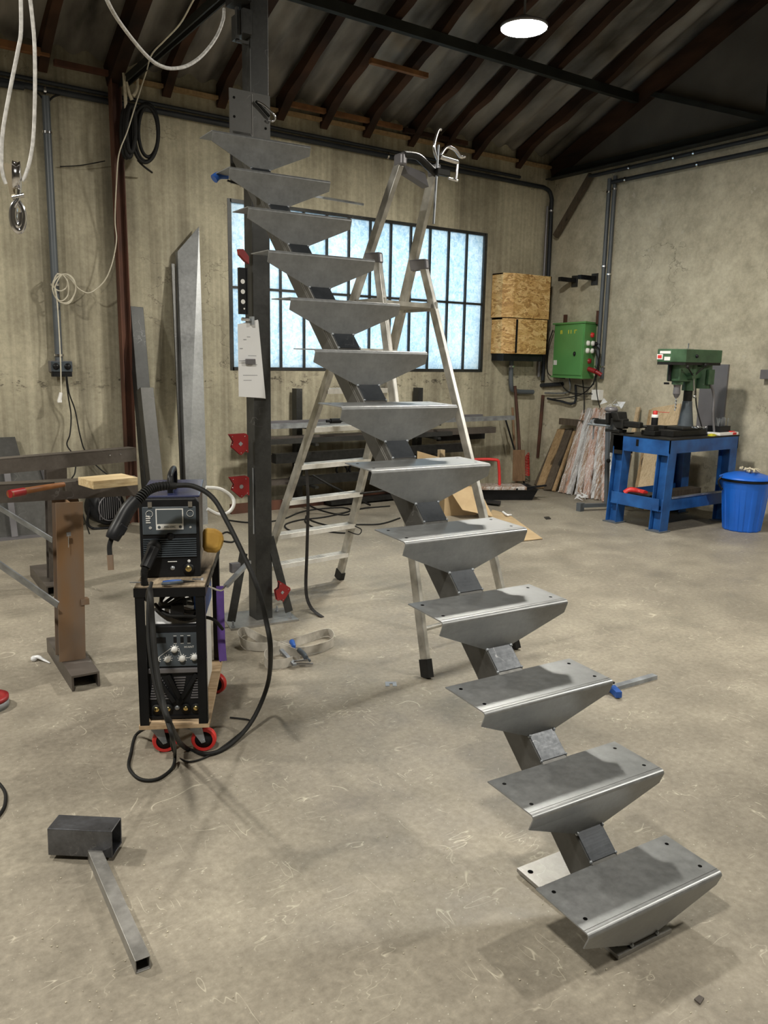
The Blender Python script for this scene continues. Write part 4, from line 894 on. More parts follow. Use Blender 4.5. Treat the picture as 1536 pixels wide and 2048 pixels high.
# ================================================================== LEANING STOCK AT BACK WALL, LEFT
def lean(u0, v0, wx, th, ztop, yb, name, m, label, cat, cutslope=0, x0=None, hollow=False, ytop=YB - .01, dx=0, cut=None):
    """length of stock standing on the floor at distance yb from the wall and leaning on it"""
    pass
t = thing('square_tube', 'tall dark square steel tube leaning on the back wall beside the rusty column', 'tube', (2.75, 7.2, 0))
def toz0(top, mid, z=0.0): return top + (mid - top) * ((top.z - z) / (top.z - mid.z))
topc = Y(270, 617, 7.66); bot = toz0(topc, Y(298, 955, 7.28), .02)
part(MB().hollow(bot, topc, .12, .12, .005, (0, 1, 0)), 'tube', 'dsteel', t, world=True, bevel=.003)
t = thing('square_tube', 'short square steel tube with an open top leaning in front of the tall one', 'tube', (2.8, 7.0, 0))
tp2 = Y(290, 778, 7.35); part(MB().hollow(toz0(tp2, Y(308, 950, 7.12), .02), tp2, .12, .12, .005, (0, 1, 0)), 'tube', 'steel', t, world=True, bevel=.003)
a0, a1 = Y(398, 453, 7.66), Y(355, 503, 7.66)
b = MB(); P = [a1, a0, toz0(a0, Y(413, 950, 7.26)), toz0(a1, Y(371, 950, 7.26))]
b.extr(P, (0, .008, 0)); b.extr([P[0], P[3], P[3] + V((0, .06, 0)), P[0] + V((0, .06, 0))], (.006, 0, 0)); 
solo(b, 'steel_plate', 'tread', 'tall folded grey steel plate with slanted top leaning on the back wall', 'steel plate')
b = MB(); a2 = Y(346, 528, 7.69); b.beam(a2, toz0(a2, Y(364, 950, 7.34)), .035, .02); solo(b, 'flat_bar', 'steel', 'narrow steel bar leaning just left of the tall folded plate', 'steel bar')
# grey framed panels leaning at far left
pnl = thing('steel_gate_panel', 'grey framed steel panel leaning on the back wall behind the trestle', 'panel', (1.2, 7.5, 0))
def pp(u, v): return Y(u, v, 7.45 + (1080 - v) / 200 * .2)
P0, P1, P2, P3 = V((.3, 7.42, 0)), V((1.62, 7.42, 0)), V((1.52, 7.6, .62)), V((.3, 7.6, .62))
part(MB().extr([P0, P1, P2, P3], (0, .01, 0)), 'sheet', 'steel', pnl, world=True)
b = MB()
for a, c in ((P0, P1), (P1, P2), (P2, P3), (V((.86, 7.42, 0)), V((.86, 7.6, .62))), (V((1.22, 7.42, 0)), V((1.22, 7.6, .62)))): b.beam(a - V((0, .02, -.02)), c - V((0, .02, 0)), .05, .03)
part(b, 'frame', 'greymet', pnl, world=True)
b = MB(); b.extr([(.3, 7.60, .3), (1.42, 7.60, .3), (1.33, 7.7, .86), (.3, 7.7, .86)], (0, .01, 0)); solo(b, 'steel_sheet', 'steel', 'plain grey steel sheet leaning behind the framed panel', 'sheet')
# heater drum
hp = Z(207, 1044); ht_ = thing('fan_heater', 'round black fan heater standing on the floor by the back wall', 'heater', hp)
hc = V((2.05, 7.42, .20))
part(MB().lathe([(.15, .0), (.165, .01), (.165, .16), (.14, .19), (0, .19)], hc, (-.3, .95, .05)), 'drum', 'blackp', ht_, world=True)
b = MB(); dirn = V((-.3, .95, .05)).normalized(); sx_ = V((.95, .3, 0))
for k in range(-5, 6): b.beam(hc + sx_ * k * .022 + V((0, -.004, -.10)), hc + sx_ * k * .022 + V((0, -.004, .10)), .005, .005)
b.tube([hc + sx_ * .12 * math.cos(a) + V((0, 0, .12 * math.sin(a))) - dirn * .005 for a in [k * PI / 6 for k in range(12)]], .006, 6, closed=True, sub=2)
part(b, 'grille', 'greymet', ht_, world=True)
b = MB(); b.tube([hc + V((-.17, .02, .02)), hc + V((-.2, .03, -.12)), hc + V((-.15, .03, -.185)), hc + V((0, 0, -.188)), hc + V((.15, 0, -.185))], .012); part(b, 'stand', 'blackp', ht_, world=True)

# ================================================================== SERVICES ON BACK WALL, LEFT
def conduit(P, r, label, m='conduit', clips=(), name='conduit', sub=4):
    b = MB(); b.tube(P, r, 10, spline=len(P) > 2, sub=sub); o = solo(b, name, m, label, 'conduit')
    for c in clips:
        part(MB().lathe([(r * 1.35, -.01), (r * 1.35, .01)], c[0], c[1], 12), 'clip', 'chrome', o, world=True)
    return o
CYW = 7.71
conduit([Y(-60, 158, CYW), Y(47, 173, CYW)], .03, 'thick grey pipe entering along the back wall at the far left', 'conduit_d')
cz = 3.79
conduit([V((1.2, CYW, cz + .01)), V((4.4, CYW, cz)), V((7.3, CYW, cz - .02)), V((7.75, CYW, cz - .03)), V((7.86, CYW, cz - .12)), V((7.87, CYW, cz - .3)), V((7.88, CYW, 2.6)), V((7.88, CYW, 1.35))], .026,
        'dark conduit running along the top of the back wall and down the corner', 'conduit_d', [((5.3, CYW, cz), (1, 0, 0)), ((7.87, CYW, 3.5), (0, 0, 1)), ((1.75, CYW, cz), (1, 0, 0))])
conduit([V((1.2, CYW, cz + .07)), V((7.3, CYW, cz + .045))], .017, 'second thinner conduit just above the long one on the back wall', 'conduit_d')
conduit([V((7.80, CYW, 3.55)), V((7.80, CYW, 1.4))], .018, 'pale grey conduit down the room corner beside the dark one', 'greymet', [((7.80, CYW, 2.3), (0, 0, 1))])
conduit([V((1.755, 7.70, 3.74)), V((1.74, 7.70, 1.53))], .034, 'grey conduit dropping to the socket box on the left back wall', 'conduit', [((1.75, 7.70, 3.45), (0, 0, 1)), ((1.745, 7.7, 2.19), (0, 0, 1)), ((1.74, 7.70, 1.58), (0, 0, 1))])
b = MB(); b.tube([(1.62, CYW, cz), (1.70, CYW - .01, cz - .04), (1.75, CYW - .01, cz - .1)], .008).tube([(1.90, CYW, cz), (1.82, CYW - .01, cz - .04), (1.765, CYW - .01, cz - .1)], .008); solo(b, 'cable_tails', 'blackrub', 'two black cable tails entering the top of the left grey conduit', 'cable')
sb = thing('socket_box', 'grey double socket box on the left back wall', 'socket', (1.745, 7.7, 1.40))
part(MB().box(1.655, 1.845, 7.66, 7.75, 1.43, 1.53), 'box', 'greymet', sb, bevel=.008, world=True)
part(MB().box(1.66, 1.84, 7.645, 7.665, 1.435, 1.525), 'front', 'dgrey', sb, world=True, bevel=.003)
for x_ in (1.70, 1.80): part(MB().lathe([(0, .012), (.026, .012), (.03, 0)], (x_, 7.645, 1.48), (0, -1, 0), 16), 'socket_ring', 'blackp', sb, world=True)
part(MB().box(1.665, 1.835, 7.65, 7.70, 1.39, 1.43), 'lower_flap', 'blackp', sb, world=True)
b = MB(); b.tube([Y(133, 745, 7.62), Y(138, 785, 7.62), Y(150, 820, 7.65), Y(160, 870, 7.6), Y(172, 905, 7.6), Y(205, 942, 7.5), V((2.3, 7.3, .3)), V((2.4, 7.25, .02))], .006)
solo(b, 'power_cable', 'blackrub', 'black cable running from the socket box down behind the trestle, right one', 'cable')
b = MB(); b.tube([Y(131, 745, 7.6), Y(136, 790, 7.62), Y(142, 830, 7.65), Y(140, 868, 7.6), Y(134, 890, 7.6), Y(150, 915, 7.55), Y(150, 945, 7.5), Y(142, 962, 7.4), V((1.7, 7.2, .4)), V((1.8, 7.2, .02))], .006)
solo(b, 'power_cable', 'blackrub', 'black cable running from the socket box down behind the trestle, kinked left one', 'cable')
# white cable with coil and plug
b = MB(); W_ = [X(400, -20, 2.22), X(386, 2, 2.22), X(360, 48, 2.22), X(328, 82, 2.24), X(303, 110, 2.26), Y(292, 146, 7.2), Y(273, 204, 7.3), Y(255, 262, 7.34), Y(238, 308, 7.40), Y(233, 365, 7.48), Y(230, 440, 7.57), Y(233, 479, 7.57), Y(225, 524, 7.57), Y(212, 557, 7.58), Y(195, 576, 7.6), Y(176, 586, 7.6), Y(156, 576, 7.6), Y(137, 554, 7.62), Y(114, 547, 7.62)]
b.tube(W_, .0055, 8)
rnd = random.Random(3)
for cx_, cy_, ra, rb_ in ((122, 576, 16, 26), (128, 577, 22, 29), (131, 578, 20, 30), (120, 565, 14, 17)):
    b.tube([Y(cx_ + ra * math.cos(a) + 1.5 * rnd.uniform(-1, 1), cy_ + rb_ * math.sin(a), 7.60 + .02 * math.sin(3 * a)) for a in [k * PI / 5 for k in range(10)]], .0055, 8, closed=True)
b.tube([Y(110, 575, 7.6), Y(114, 600, 7.6), Y(118, 660, 7.6), Y(121, 720, 7.58), Y(122, 760, 7.6), Y(123, 788, 7.6)], .006, 8)
wc = solo(b, 'white_cable', 'whitecable', 'white cable hanging in a coil on the left conduit and down to a plug', 'cable')
part(MB().cyl(Y(122, 785, 7.6), Y(119, 800, 7.6), .014, .018).cbox(Y(119, 802, 7.6), (.035, .03, .025)), 'plug', 'white', wc, world=True)
# black hose coil with pale hooks at column
t = thing('hose_coil', 'black hose coil hanging on two pale hooks high by the rusty column', 'hose', Y(285, 310, 7.55))
b = MB()
for k, (cx_, cy_, ra, rb_) in enumerate(((293, 265, 24, 58), (297, 262, 20, 52), (290, 268, 26, 57), (252, 265, 9, 50), (258, 262, 9, 52), (262, 258, 9, 46))):
    b.tube([Y(cx_ + ra * math.cos(a), cy_ + rb_ * math.sin(a), 7.5 - .02 * k) for a in [j * PI / 6 for j in range(12)]], .016 if k < 3 else .02, 8, closed=True, sub=4)
b.tube([Y(275, 320, 7.5), Y(288, 333, 7.5), Y(304, 345, 7.6)], .009)
part(b, 'coil', 'blackrub', t, world=True)
for P in ([(247, 146), (250, 180), (252, 218)], [(250, 152), (258, 185), (264, 200)], [(275, 150), (274, 178), (266, 192)]):
    part(MB().tube([Y(u, v, 7.42) for u, v in P], lambda k: .012 + .004 * k, 6), 'hook', 'rag', t, world=True)
# strings & wires
solo(MB().tube([Y(120, 333, 7.72), Y(160, 331, 7.7), Y(210, 322, 7.68)], .005, 5), 'loose_wire', 'blackrub', 'thin dark wire tacked on the wall left of the rusty column', 'wire')

# pulley with ropes
t = thing('rope_pulley', 'chrome rope pulley block with a safety hook hanging at the upper left', 'pulley', D(35, 400, 3.3))
d_ = 3.3
part(MB().tube([D(41, -30, d_), D(42, 60, d_), D(36, 100, d_), D(20, 180, d_), D(6, 260, d_), D(3, 320, d_), D(6, 350, d_), D(12, 368, d_)], .0062, 8), 'rope', 'rope', t, world=True)
part(MB().tube([D(57, -30, d_), D(64, 30, d_), D(69, 90, d_), D(70, 180, d_), D(67, 270, d_), D(60, 320, d_), D(50, 352, d_), D(44, 362, d_)], .0062, 8), 'rope', 'rope', t, world=True)
part(MB().extr([D(7, 328, d_), D(14, 325, d_), D(22, 331, d_), D(30, 365, d_), D(31, 396, d_), D(26, 400, d_), D(20, 390, d_)], ray(30, 360) * .004), 'side_plate', 'zinc', t, world=True)
nrm = (CR * .9 + CF * .35).normalized()
part(MB().lathe([(.0, -.012), (.05, -.012), (.042, 0), (.05, .012), (0, .012)], D(33, 352, d_ + .01), nrm, 24), 'sheave', 'chrome', t, world=True)
part(MB().tube([D(25, 328, d_), D(32, 328, d_), D(38, 345, d_), D(38, 380, d_), D(36, 398, d_)], .007).cyl(D(24, 395, d_), D(48, 390, d_), .008), 'shackle', 'chrome', t, world=True)
part(MB().tube([D(36, 396, d_), D(34, 402, d_), D(27, 412, d_), D(24, 430, d_), D(27, 450, d_), D(35, 461, d_), D(43, 459, d_), D(48, 440, d_), D(46, 420, d_), D(37, 403, d_)], lambda k: .008 + .004 * math.sin(k * PI), 8), 'hook', 'chrome', t, world=True)
part(MB().tube([D(29, 415, d_), D(28, 435, d_), D(34, 452, d_), D(42, 446, d_), D(42, 425, d_)], .011, 8), 'latch', 'chrome', t, world=True)
b = MB(); b.tube([Y(208, -20, 3.6), Y(214, 0, 3.6), Y(235, 38, 3.7), Y(270, 85, 3.85), Y(300, 118, 3.95), Y(322, 132, 4.0), Y(345, 137, 4.05), Y(375, 131, 4.1), Y(405, 110, 4.15), Y(432, 75, 4.2), Y(446, 40, 4.22), Y(448, 18, 4.25)], .0085, 8)
solo(b, 'hanging_rope', 'rope', 'white rope sagging in a bow near the top of the steel post', 'rope')

# ================================================================== OSB BOX, SERVICES IN CORNER
ob = thing('strand_board_box', 'strand board box cover on the back wall left of the corner, in two stacked halves', 'box', (7.15, 7.6, 1.67))
def osbbox(z0, z1, x0, x1, gap):
    b = MB(); y0 = 7.48
    b.box(x0 + .13, x1, y0, y0 + .018, z0, z1); b.extr([(x0 + .13, y0, z0), (x0, y0 + .07, z0), (x0, y0 + .07, z1), (x0 + .13, y0, z1)], (.004, .018, 0))
    b.box(x0, x0 + .015, y0 + .07, YB - .01, z0, z1); b.box(x1 - .015, x1, y0, YB - .01, z0, z1); b.box(x0, x1, y0 + .07, YB - .01, z1 - .015, z1)
    return b
part(osbbox(2.13, 2.66, 6.94, 7.71, 0), 'upper_half', 'osb', ob, world=True)
part(osbbox(1.69, 2.12, 6.96, 7.69, 1), 'lower_half', 'osb', ob, world=True)
part(MB().box(7.13, 7.15, 7.465, 7.48, 1.70, 2.11), 'slot', 'hole', ob, world=True)
part(MB().box(6.98, 7.66, 7.52, 7.74, 1.60, 1.69), 'backing_board', 'blackp', ob, world=True)
# green cabinet
gc = thing('distribution_cabinet', 'green metal power cabinet with sockets on the right wall near the corner', 'power cabinet', (7.8, 7.2, 1.4))
gx = 7.72; ga, gb_, z0, z1 = 7.52, 7.02, 1.40, 2.09
# the door faces the room at an angle: chamfered front
P = [V((XR - .01, 7.60, z0)), V((gx - .06, 7.50, z0)), V((gx - .12, 7.0, z0)), V((XR - .08, 6.80, z0)), V((XR - .01, 6.80, z0))]
c0, c1 = Y(1105, 750, 7.50), None
FL, FR, RR_ = X(1104, 755, 7.80), X(1164, 752, 7.62), X(1186, 755, 7.94)
FLt, FRt, RRt = X(1106, 650, 7.80), X(1166, 646, 7.62), X(1192, 650, 7.78)
gz0 = 1.40; gz1 = FRt.z
q = [V((FL.x, FL.y, gz0)), V((FR.x, FR.y, gz0)), V((RR_.x, RR_.y, gz0)), V((XR, RR_.y, gz0)), V((XR, FL.y, gz0))]
part(MB().extr(q, (0, 0, gz1 - gz0)), 'casing', 'green', gc, world=True, bevel=.006)
b = MB(); b.extr([p + (p - V((XR, 7.2, gz0))).normalized() * .03 + V((0, 0, gz1 - gz0)) if p.x < XR - .01 else p + V((0, 0, gz1 - gz0)) for p in q], (0, 0, .02)); part(b, 'top_rim', 'green', gc, world=True)
b = MB(); b.extr([p + (p - V((XR, 7.2, gz0))).normalized() * .02 if p.x < XR - .01 else p for p in q], (0, 0, .02)); part(b, 'bottom_rim', 'green', gc, world=True)
dv_ = (q[1] - q[0]); dlen = dv_.length; du = dv_.normalized(); dn = V((0, 0, 1)).cross(du); 
if dn.dot(V((-1, -1, 0))) < 0: dn = -dn
def gd(a, z, off=.0): return q[0] + du * (dlen * a) + V((0, 0, z - gz0)) + dn * off
part(MB().extr([gd(.03, gz0 + .04, .0), gd(.97, gz0 + .04, 0), gd(.97, gz1 - .03, 0), gd(.03, gz1 - .03, 0)], dn * .012), 'door', 'green', gc, world=True, bevel=.003)
part(MB().ball(gd(.76, gz0 + .30, .02), .018, 10, (1, 1, 1.6)), 'lock', 'blackp', gc, world=True)
part(MB().extr([gd(.06, gz0 + .16, .013), gd(.17, gz0 + .16, .013), gd(.17, gz0 + .22, .013), gd(.06, gz0 + .22, .013)], dn * .002), 'label_plate', 'white', gc, world=True)
b = MB()
for a in (.24, .28, .50, .58, .70): b.extr([gd(a, gz1 - .12, .0125), gd(a + .02, gz1 - .12, .0125), gd(a + .02, gz1 - .075, .0125), gd(a, gz1 - .075, .0125)], dn * .001)
b.extr([gd(.24, gz1 - .085, .0125), gd(.29, gz1 - .085, .0125), gd(.29, gz1 - .075, .0125), gd(.24, gz1 - .075, .0125)], dn * .001); b.extr([gd(.70, gz1 - .085, .0125), gd(.78, gz1 - .085, .0125), gd(.78, gz1 - .075, .0125), gd(.70, gz1 - .075, .0125)], dn * .001)
part(b, 'worn_letters', 'yellow', gc, world=True)
sv = q[2] - q[1]; sl_ = sv.length; su = sv.normalized(); sn = V((0, 0, 1)).cross(su)
if sn.dot(V((-1, -1, 0))) < 0: sn = -sn
def gs(a, z, off=0): return q[1] + su * (sl_ * a) + V((0, 0, z - gz0)) + sn * off
for a, z in ((.30, .43), (.72, .43), (.28, .34), (.70, .34)):
    part(MB().lathe([(0, .03), (.028, .028), (.033, 0)], gs(a, gz0 + z), sn, 14), 'socket', 'white', gc, world=True)
for a, z, m_ in ((.62, .53, 'redbright'), (.50, .215, 'red')): part(MB().lathe([(0, .03), (.028, .028), (.033, 0)], gs(a, gz0 + z), sn, 14), 'switch_knob', m_, gc, world=True)
part(MB().cyl(gs(.5, gz0 + .12), gs(.5, gz0 + .09, .1), .03).cyl(gs(.5, gz0 + .09, .1), gs(.55, gz0 + .05, .17), .025), 'industrial_plug', 'red', gc, world=True)
part(MB().cyl(gs(.8, gz0 + .43, .02), gs(.9, gz0 + .42, .08), .022), 'black_plug', 'blackp', gc, world=True)
for a_, h_ in ((7.40, .13), (6.86, .16)): solo(MB().box(7.90, 7.93, a_ - .02, a_ + .02, gz1 - .0, gz1 + h_), 'hanging_strap', 'redoxide', 'rusty flat iron strap above the green cabinet, ' + ('left one' if a_ > 7 else 'right one'), 'bracket')
# pipes and cables below
PX = 7.90
pipes = [
 ([(1138, 755), (1137, 784), (1090, 786)], .012, 'galv', 'thin pale pipe bending left below the green cabinet'),
 ([(1092, 770), (1075, 772), (1064, 785), (1061, 850), (1055, 905)], .022, 'conduit', 'grey drain pipe dropping from the pipe run below the cabinet'),
 ([(1064, 772), (1125, 768)], .028, 'conduit_d', 'dark horizontal pipe just below the green cabinet'),
 ([(1095, 797), (1120, 802), (1149, 806), (1151, 770)], .015, 'conduit_d', 'dark thin pipe loop lowest below the cabinet'),
]
for P, r, m_, lb in pipes: conduit([X(u, v, PX) for u, v in P], r, lb, m_, name='pipe')
YP = 7.68
conduit([Y(1023, 715, YP), Y(1022, 768, YP), Y(1030, 782, YP), Y(1066, 784, YP)], .03, 'grey pipe dropping from under the strand board box and turning right', 'conduit', [(Y(1023, 733, YP), (0, 0, 1))], name='pipe')
conduit([Y(1030, 772, 7.62), Y(1038, 880, 7.5), Y(1040, 955, 7.4)], .02, 'thin rusty brown pipe standing in the corner, left one', 'redoxide', name='pipe')
conduit([X(1086, 790, PX), X(1081, 850, PX), X(1075, 915, PX)], .022, 'thin rusty brown pipe on the right wall below the cabinet', 'redoxide', name='pipe')
b = MB()
for P in ([(1186, 690), (1196, 720), (1190, 760), (1160, 790), (1100, 798)], [(1180, 690), (1199, 700), (1192, 745), (1187, 770)], [(1165, 760), (1168, 790), (1168, 830)], [(1120, 765), (1140, 785), (1185, 788)], [(1190, 755), (1180, 775), (1150, 770)], [(1106, 660), (1097, 690), (1094, 735), (1102, 752), (1130, 757)]):
    b.tube([X(u, v, 7.86) for u, v in P], .007, 6)
solo(b, 'cable_bundle', 'blackrub', 'tangle of black cables around and below the green cabinet', 'cables')
o = thing('junction_box', 'white junction box on the right wall below the two conduits', 'junction box', X(1193, 800, 7.92))
j0, j1 = X(1184, 800, 7.88), X(1200, 780, 7.88)
part(MB().box(7.86, XR, j1.y, j0.y, j0.z, j1.z), 'box', 'white', o, bevel=.006, world=True)
part(MB().tube([X(1192, 757, 7.88), X(1193, 780, 7.85), X(1196, 800, 7.84), X(1200, 815, 7.88)], .006), 'cable', 'blackrub', o, world=True)
for (u0, v0), (u1, v1), r, lb in (((1217, 358), (1196, 742), .024, 'grey conduit running down the right wall, left of the pair'), ((1229, 352), (1205, 758), .024, 'grey conduit running down the right wall, right of the pair')):
    p, q_ = X(u0, v0, 7.92), X(u1, v1, 7.92); q_.y = p.y + (0.0)
    ya = (X(u0, v0, 7.92).y + X(u1, v1, 7.92).y) / 2
    conduit([V((7.92, ya, p.z)), V((7.92, ya, q_.z))], r, lb, 'conduit', [((7.92, ya, p.z - .15), (0, 0, 1)), ((7.92, ya, 2.65 + (.1 if 'left' in lb else 0)), (0, 0, 1)), ((7.92, ya, 1.55), (0, 0, 1))])
conduit([V((7.88, 6.75, 3.70)), V((7.88, 0, 3.70))], .024, 'grey conduit running along the right wall just under the truss tie', 'conduit_d', [((7.88, 6.55, 3.70), (0, 1, 0)), ((7.88, 5.6, 3.70), (0, 1, 0))])
conduit([V((7.87, 7.1, 3.82)), V((7.87, 0, 3.82))], .022, 'second conduit clipped on the truss tie of the right wall', 'conduit_d', [((7.87, 6.5, 3.82), (0, 1, 0)), ((7.87, 5.9, 3.82), (0, 1, 0)), ((7.87, 5.65, 3.82), (0, 1, 0))])
# wall brackets
for (ua, va), lb in (((1120, 555), 'black angle bracket on the right wall near the corner, left one'), ((1160, 551), 'black angle bracket on the right wall near the corner, right one')):
    wl = X(ua + 29, va + 6, XR - .01)
    br = thing('wall_bracket', lb, 'bracket', wl)
    part(MB().beam(wl + V((-.27, 0, 0)), wl, .05, .05), 'arm', 'blackpaint', br, world=True)
    part(MB().box(wl.x, wl.x + .01, wl.y - .05, wl.y + .05, wl.z - .08, wl.z + .06), 'wall_plate', 'dsteel', br, world=True)

# ================================================================== TIMBER LEANING ON RIGHT WALL
def plank(ub, vb, ut, vt, w, th, m, label, name='plank', group=None, xt=7.90):
    p = Z(ub, vb); q_ = X(ut, vt, xt); d = (q_ - p); b = MB()
    up = V((-1, 0, .5)); b.beam(p + V((0, 0, .01)), q_, w, th, up); return solo(b, name, m, label, 'timber', group, bevel=.003)
plank(1074, 972, 1118, 868, .10, .022, 'plankdark', 'dark brown board leaning behind the brown planks, leftmost', xt=7.93)
plank(1080, 978, 1124, 858, .13, .03, 'plank', 'wide brown grained plank leaning on the right wall')
plank(1095, 982, 1139, 858, .12, .03, 'plankdark', 'wide dark grey-brown plank leaning beside the grained plank')
plank(1107, 984, 1150, 862, .04, .03, 'plank', 'narrow light edged batten leaning against the wrapped timber')
solo(MB().box(7.80, 7.86, 6.85, 7.3, .80, .88), 'short_board', 'plankdark', 'short dark board lying on top of the leaning planks', 'board')
def film_bundle():
    t = thing('wrapped_timber_bundle', 'bundle of timber battens wrapped in shiny clear film', 'timber bundle', (7.5, 6.4, 0))
    n = 12
    for k in range(n):
        f = k / (n - 1); p = Z(1122 + 98 * f, 986 + 20 * f); q_ = X(1170 + 50 * f, 822 + 5 * math.sin(k * 2.1), 7.90); p = p + V((.04 * (k % 2), .0, 0)) + V((.02 * math.sin(k * 5), 0, 0))
        b = MB(); vs = []; fs = []; S = 26; d = (q_ - p); a, c = frame(d, (-1, 0, .5)); kk = [0, 0]
        for i in range(S + 1):
            c0_ = p + d * (i / S) + a * .012 * noise.noise(V((k * 2.3, i * .2, 0)))
            for j, (sx, sy) in enumerate(((-1, -.6), (-.8, -1), (.8, -1), (1, -.6), (1, .6), (.8, 1), (-.8, 1), (-1, .6))):
                nz = 1 + .13 * noise.noise(V((k * 3.1, i * .9, j * 1.3)))
                vs.append(c0_ + a * (.031 * nz * sx) + c * (.03 * nz * sy))
        for i in range(S):
            for j in range(8): l = (j + 1) % 8; fs.append((i * 8 + j, i * 8 + l, i * 8 + 8 + l, i * 8 + 8 + j))
        fs += [tuple(range(8))[::-1], tuple(range(S * 8, S * 8 + 8))]
        b.add(vs, fs, False); part(b, 'wrapped_batten', ['film', 'film_b', 'film_c'][(k * 2 + k // 3) % 3], t, world=True)
    b = MB(); rn = random.Random(5)
    for k in range(10):
        c = X(1215 + rn.uniform(-2, 28), 812 + rn.uniform(-8, 6), 7.5); pts = [c + V((rn.uniform(-.05, .05), rn.uniform(-.08, .08), rn.uniform(-.05, .05))) for _ in range(3)]
        b.extr(pts, (.003, .003, .003))
    for k in range(8):
        c = Z(1160 + rn.uniform(-8, 12), 995 + rn.uniform(-3, 6), .03); pts = [c + V((rn.uniform(-.05, .05), rn.uniform(-.06, .06), rn.uniform(-.02, .06))) for _ in range(3)]
        b.extr(pts, (.003, .003, .003))
    part(b, 'film_scraps', 'film2', t, world=True)
film_bundle()
# boards behind the blue bench
plank(1297, 1022, 1333, 812, .36, .02, 'planklight', 'wide pale wooden board leaning on the right wall behind the blue bench', 'board', xt=7.9)
plank(1241, 1008, 1277, 815, .05, .03, 'planklight', 'narrow pale batten leaning between the wrapped timber and the blue bench', 'batten', xt=7.9)
plank(1268, 1014, 1303, 820, .05, .03, 'plank', 'brown batten standing beside the wide pale board behind the bench', 'batten', xt=7.9)
pb = [X(1404, 728, 7.93), X(1458, 726, 7.93), X(1456, 865, 7.93), X(1404, 865, 7.93)]
b = MB(); b.box(7.925, XR, pb[1].y, pb[0].y, .85, pb[0].z); solo(b, 'backing_board', 'greymet', 'flat grey board on the right wall behind the drill press', 'board')
# socket at right edge
t = thing('wall_socket', 'grey socket block on the right wall at the photo edge', 'socket', X(1530, 750, 7.93))
s0, s1 = X(1521, 758, 7.88), X(1560, 740, 7.88)
part(MB().box(7.86, XR, s1.y, s0.y, s0.z, s1.z), 'box', 'greymet', t, world=True, bevel=.005)
part(MB().box(7.9, XR, s1.y, s0.y - .06, s1.z, s1.z + .35), 'trunking', 'greymet', t, world=True)

# ================================================================== ROLLER STAND
rs = thing('roller_stand', 'grey steel stand with a T foot in front of the wrapped timber', 'stand', (6.95, 5.75, 0))
part(MB().beam((6.96, 5.74, .05), (6.93, 5.78, 1.06), .04, .04, (1, 0, 0)), 'pole', 'conduit', rs, world=True, bevel=.003)
fA, fB, fC = Z(1160, 1022), Z(1262, 1022), Z(1222, 1002)
part(MB().beam(V((fA.x, fA.y, .06)), V((6.96, 5.74, .06)), .05, .04).beam(V((6.96, 5.74, .06)), V((7.35, 5.55, .06)), .05, .04), 'foot_bar', 'conduit', rs, world=True)
for p in (V((fA.x, fA.y, 0)), V((7.35, 5.55, 0))): part(MB().beam(p, p + V((0, 0, .09)), .06, .06, (1, 0, 0)), 'foot_pad', 'conduit', rs, world=True)
part(MB().ball((6.93, 5.73, .55), .025, 10), 'locking_knob', 'blackp', rs, world=True)

# ================================================================== BLUE BENCH
bn = thing('steel_workbench', 'blue painted heavy steel workbench by the right wall', 'workbench', (6.5, 4.68, 0))
bx0, bx1, by0, by1, bt = 6.50, 7.62, 4.66, 5.33, .90
sp = -.045
for x_, y_ in ((bx0, by0), (bx1 - .12, by0), (bx0, by1 - .14), (bx1 - .12, by1 - .14)):
    c0, c1 = V((x_ + .06 + (sp if x_ < 7 else 0), y_ + .07, .01)), V((x_ + .06, y_ + .07, bt - .13))
    part(MB().ibeam(c0, c1, .12, .13, .009, (0, 1, 0)), 'leg', 'bluep', bn, world=True)
    part(MB().box(c0.x - .08, c0.x + .08, c0.y - .085, c0.y + .085, 0, .012), 'foot_plate', 'conduit', bn, world=True)
part(MB().box(bx0, bx1, by0, by0 + .01, bt - .14, bt - .01).box(bx0, bx1, by1 - .01, by1, bt - .14, bt - .01).box(bx0, bx0 + .01, by0, by1, bt - .16, bt - .01).box(bx1 - .01, bx1, by0, by1, bt - .14, bt - .01), 'apron', 'bluep', bn, world=True)
part(MB().box(bx0 - .005, bx1 + .005, by0 - .005, by1 + .01, bt - .014, bt), 'worktop', 'cast', bn, world=True, bevel=.002)
part(MB().box(bx0 - .003, bx0, 5.02, 5.05, bt - .10, bt - .035), 'slot', 'hole', bn, world=True)
part(MB().box(bx0 - .02, bx1, by0 + .02, by0 + .03, .20, .32).box(bx0 - .03, bx0 - .02, by0 + .05, by1 - .05, .20, .32).box(bx0, bx1, by1 - .03, by1 - .02, .2, .32).box(bx0 - .02, bx1 - .02, by0 + .03, by1 - .03, .20, .21), 'tray_shelf', 'bluep', bn, world=True)
part(MB().box(bx0 + .1, bx1 - .05, by0 + .0, by0 + .035, .32, .335), 'shelf_lip', 'galv', bn, world=True)
# contents of shelf
solo(MB().box(7.0, 7.45, 4.92, 5.05, .215, .33), 'wood_offcut', 'plankdark', 'dark wooden beam offcut on the lower shelf of the blue bench', 'wood')
solo(MB().box(6.52, 6.72, 4.86, 5.15, .25, .33), 'tool_case', 'blackp', 'black tool box on the left of the lower bench shelf', 'tool box', bevel=.005)
solo(MB().tube([(6.52, 5.16, .31), (6.56, 5.12, .345), (6.62, 5.05, .33), (6.6, 4.97, .33)], .03, 8), 'red_cloth', 'redbright', 'faded red cloth on the lower bench shelf', 'cloth')
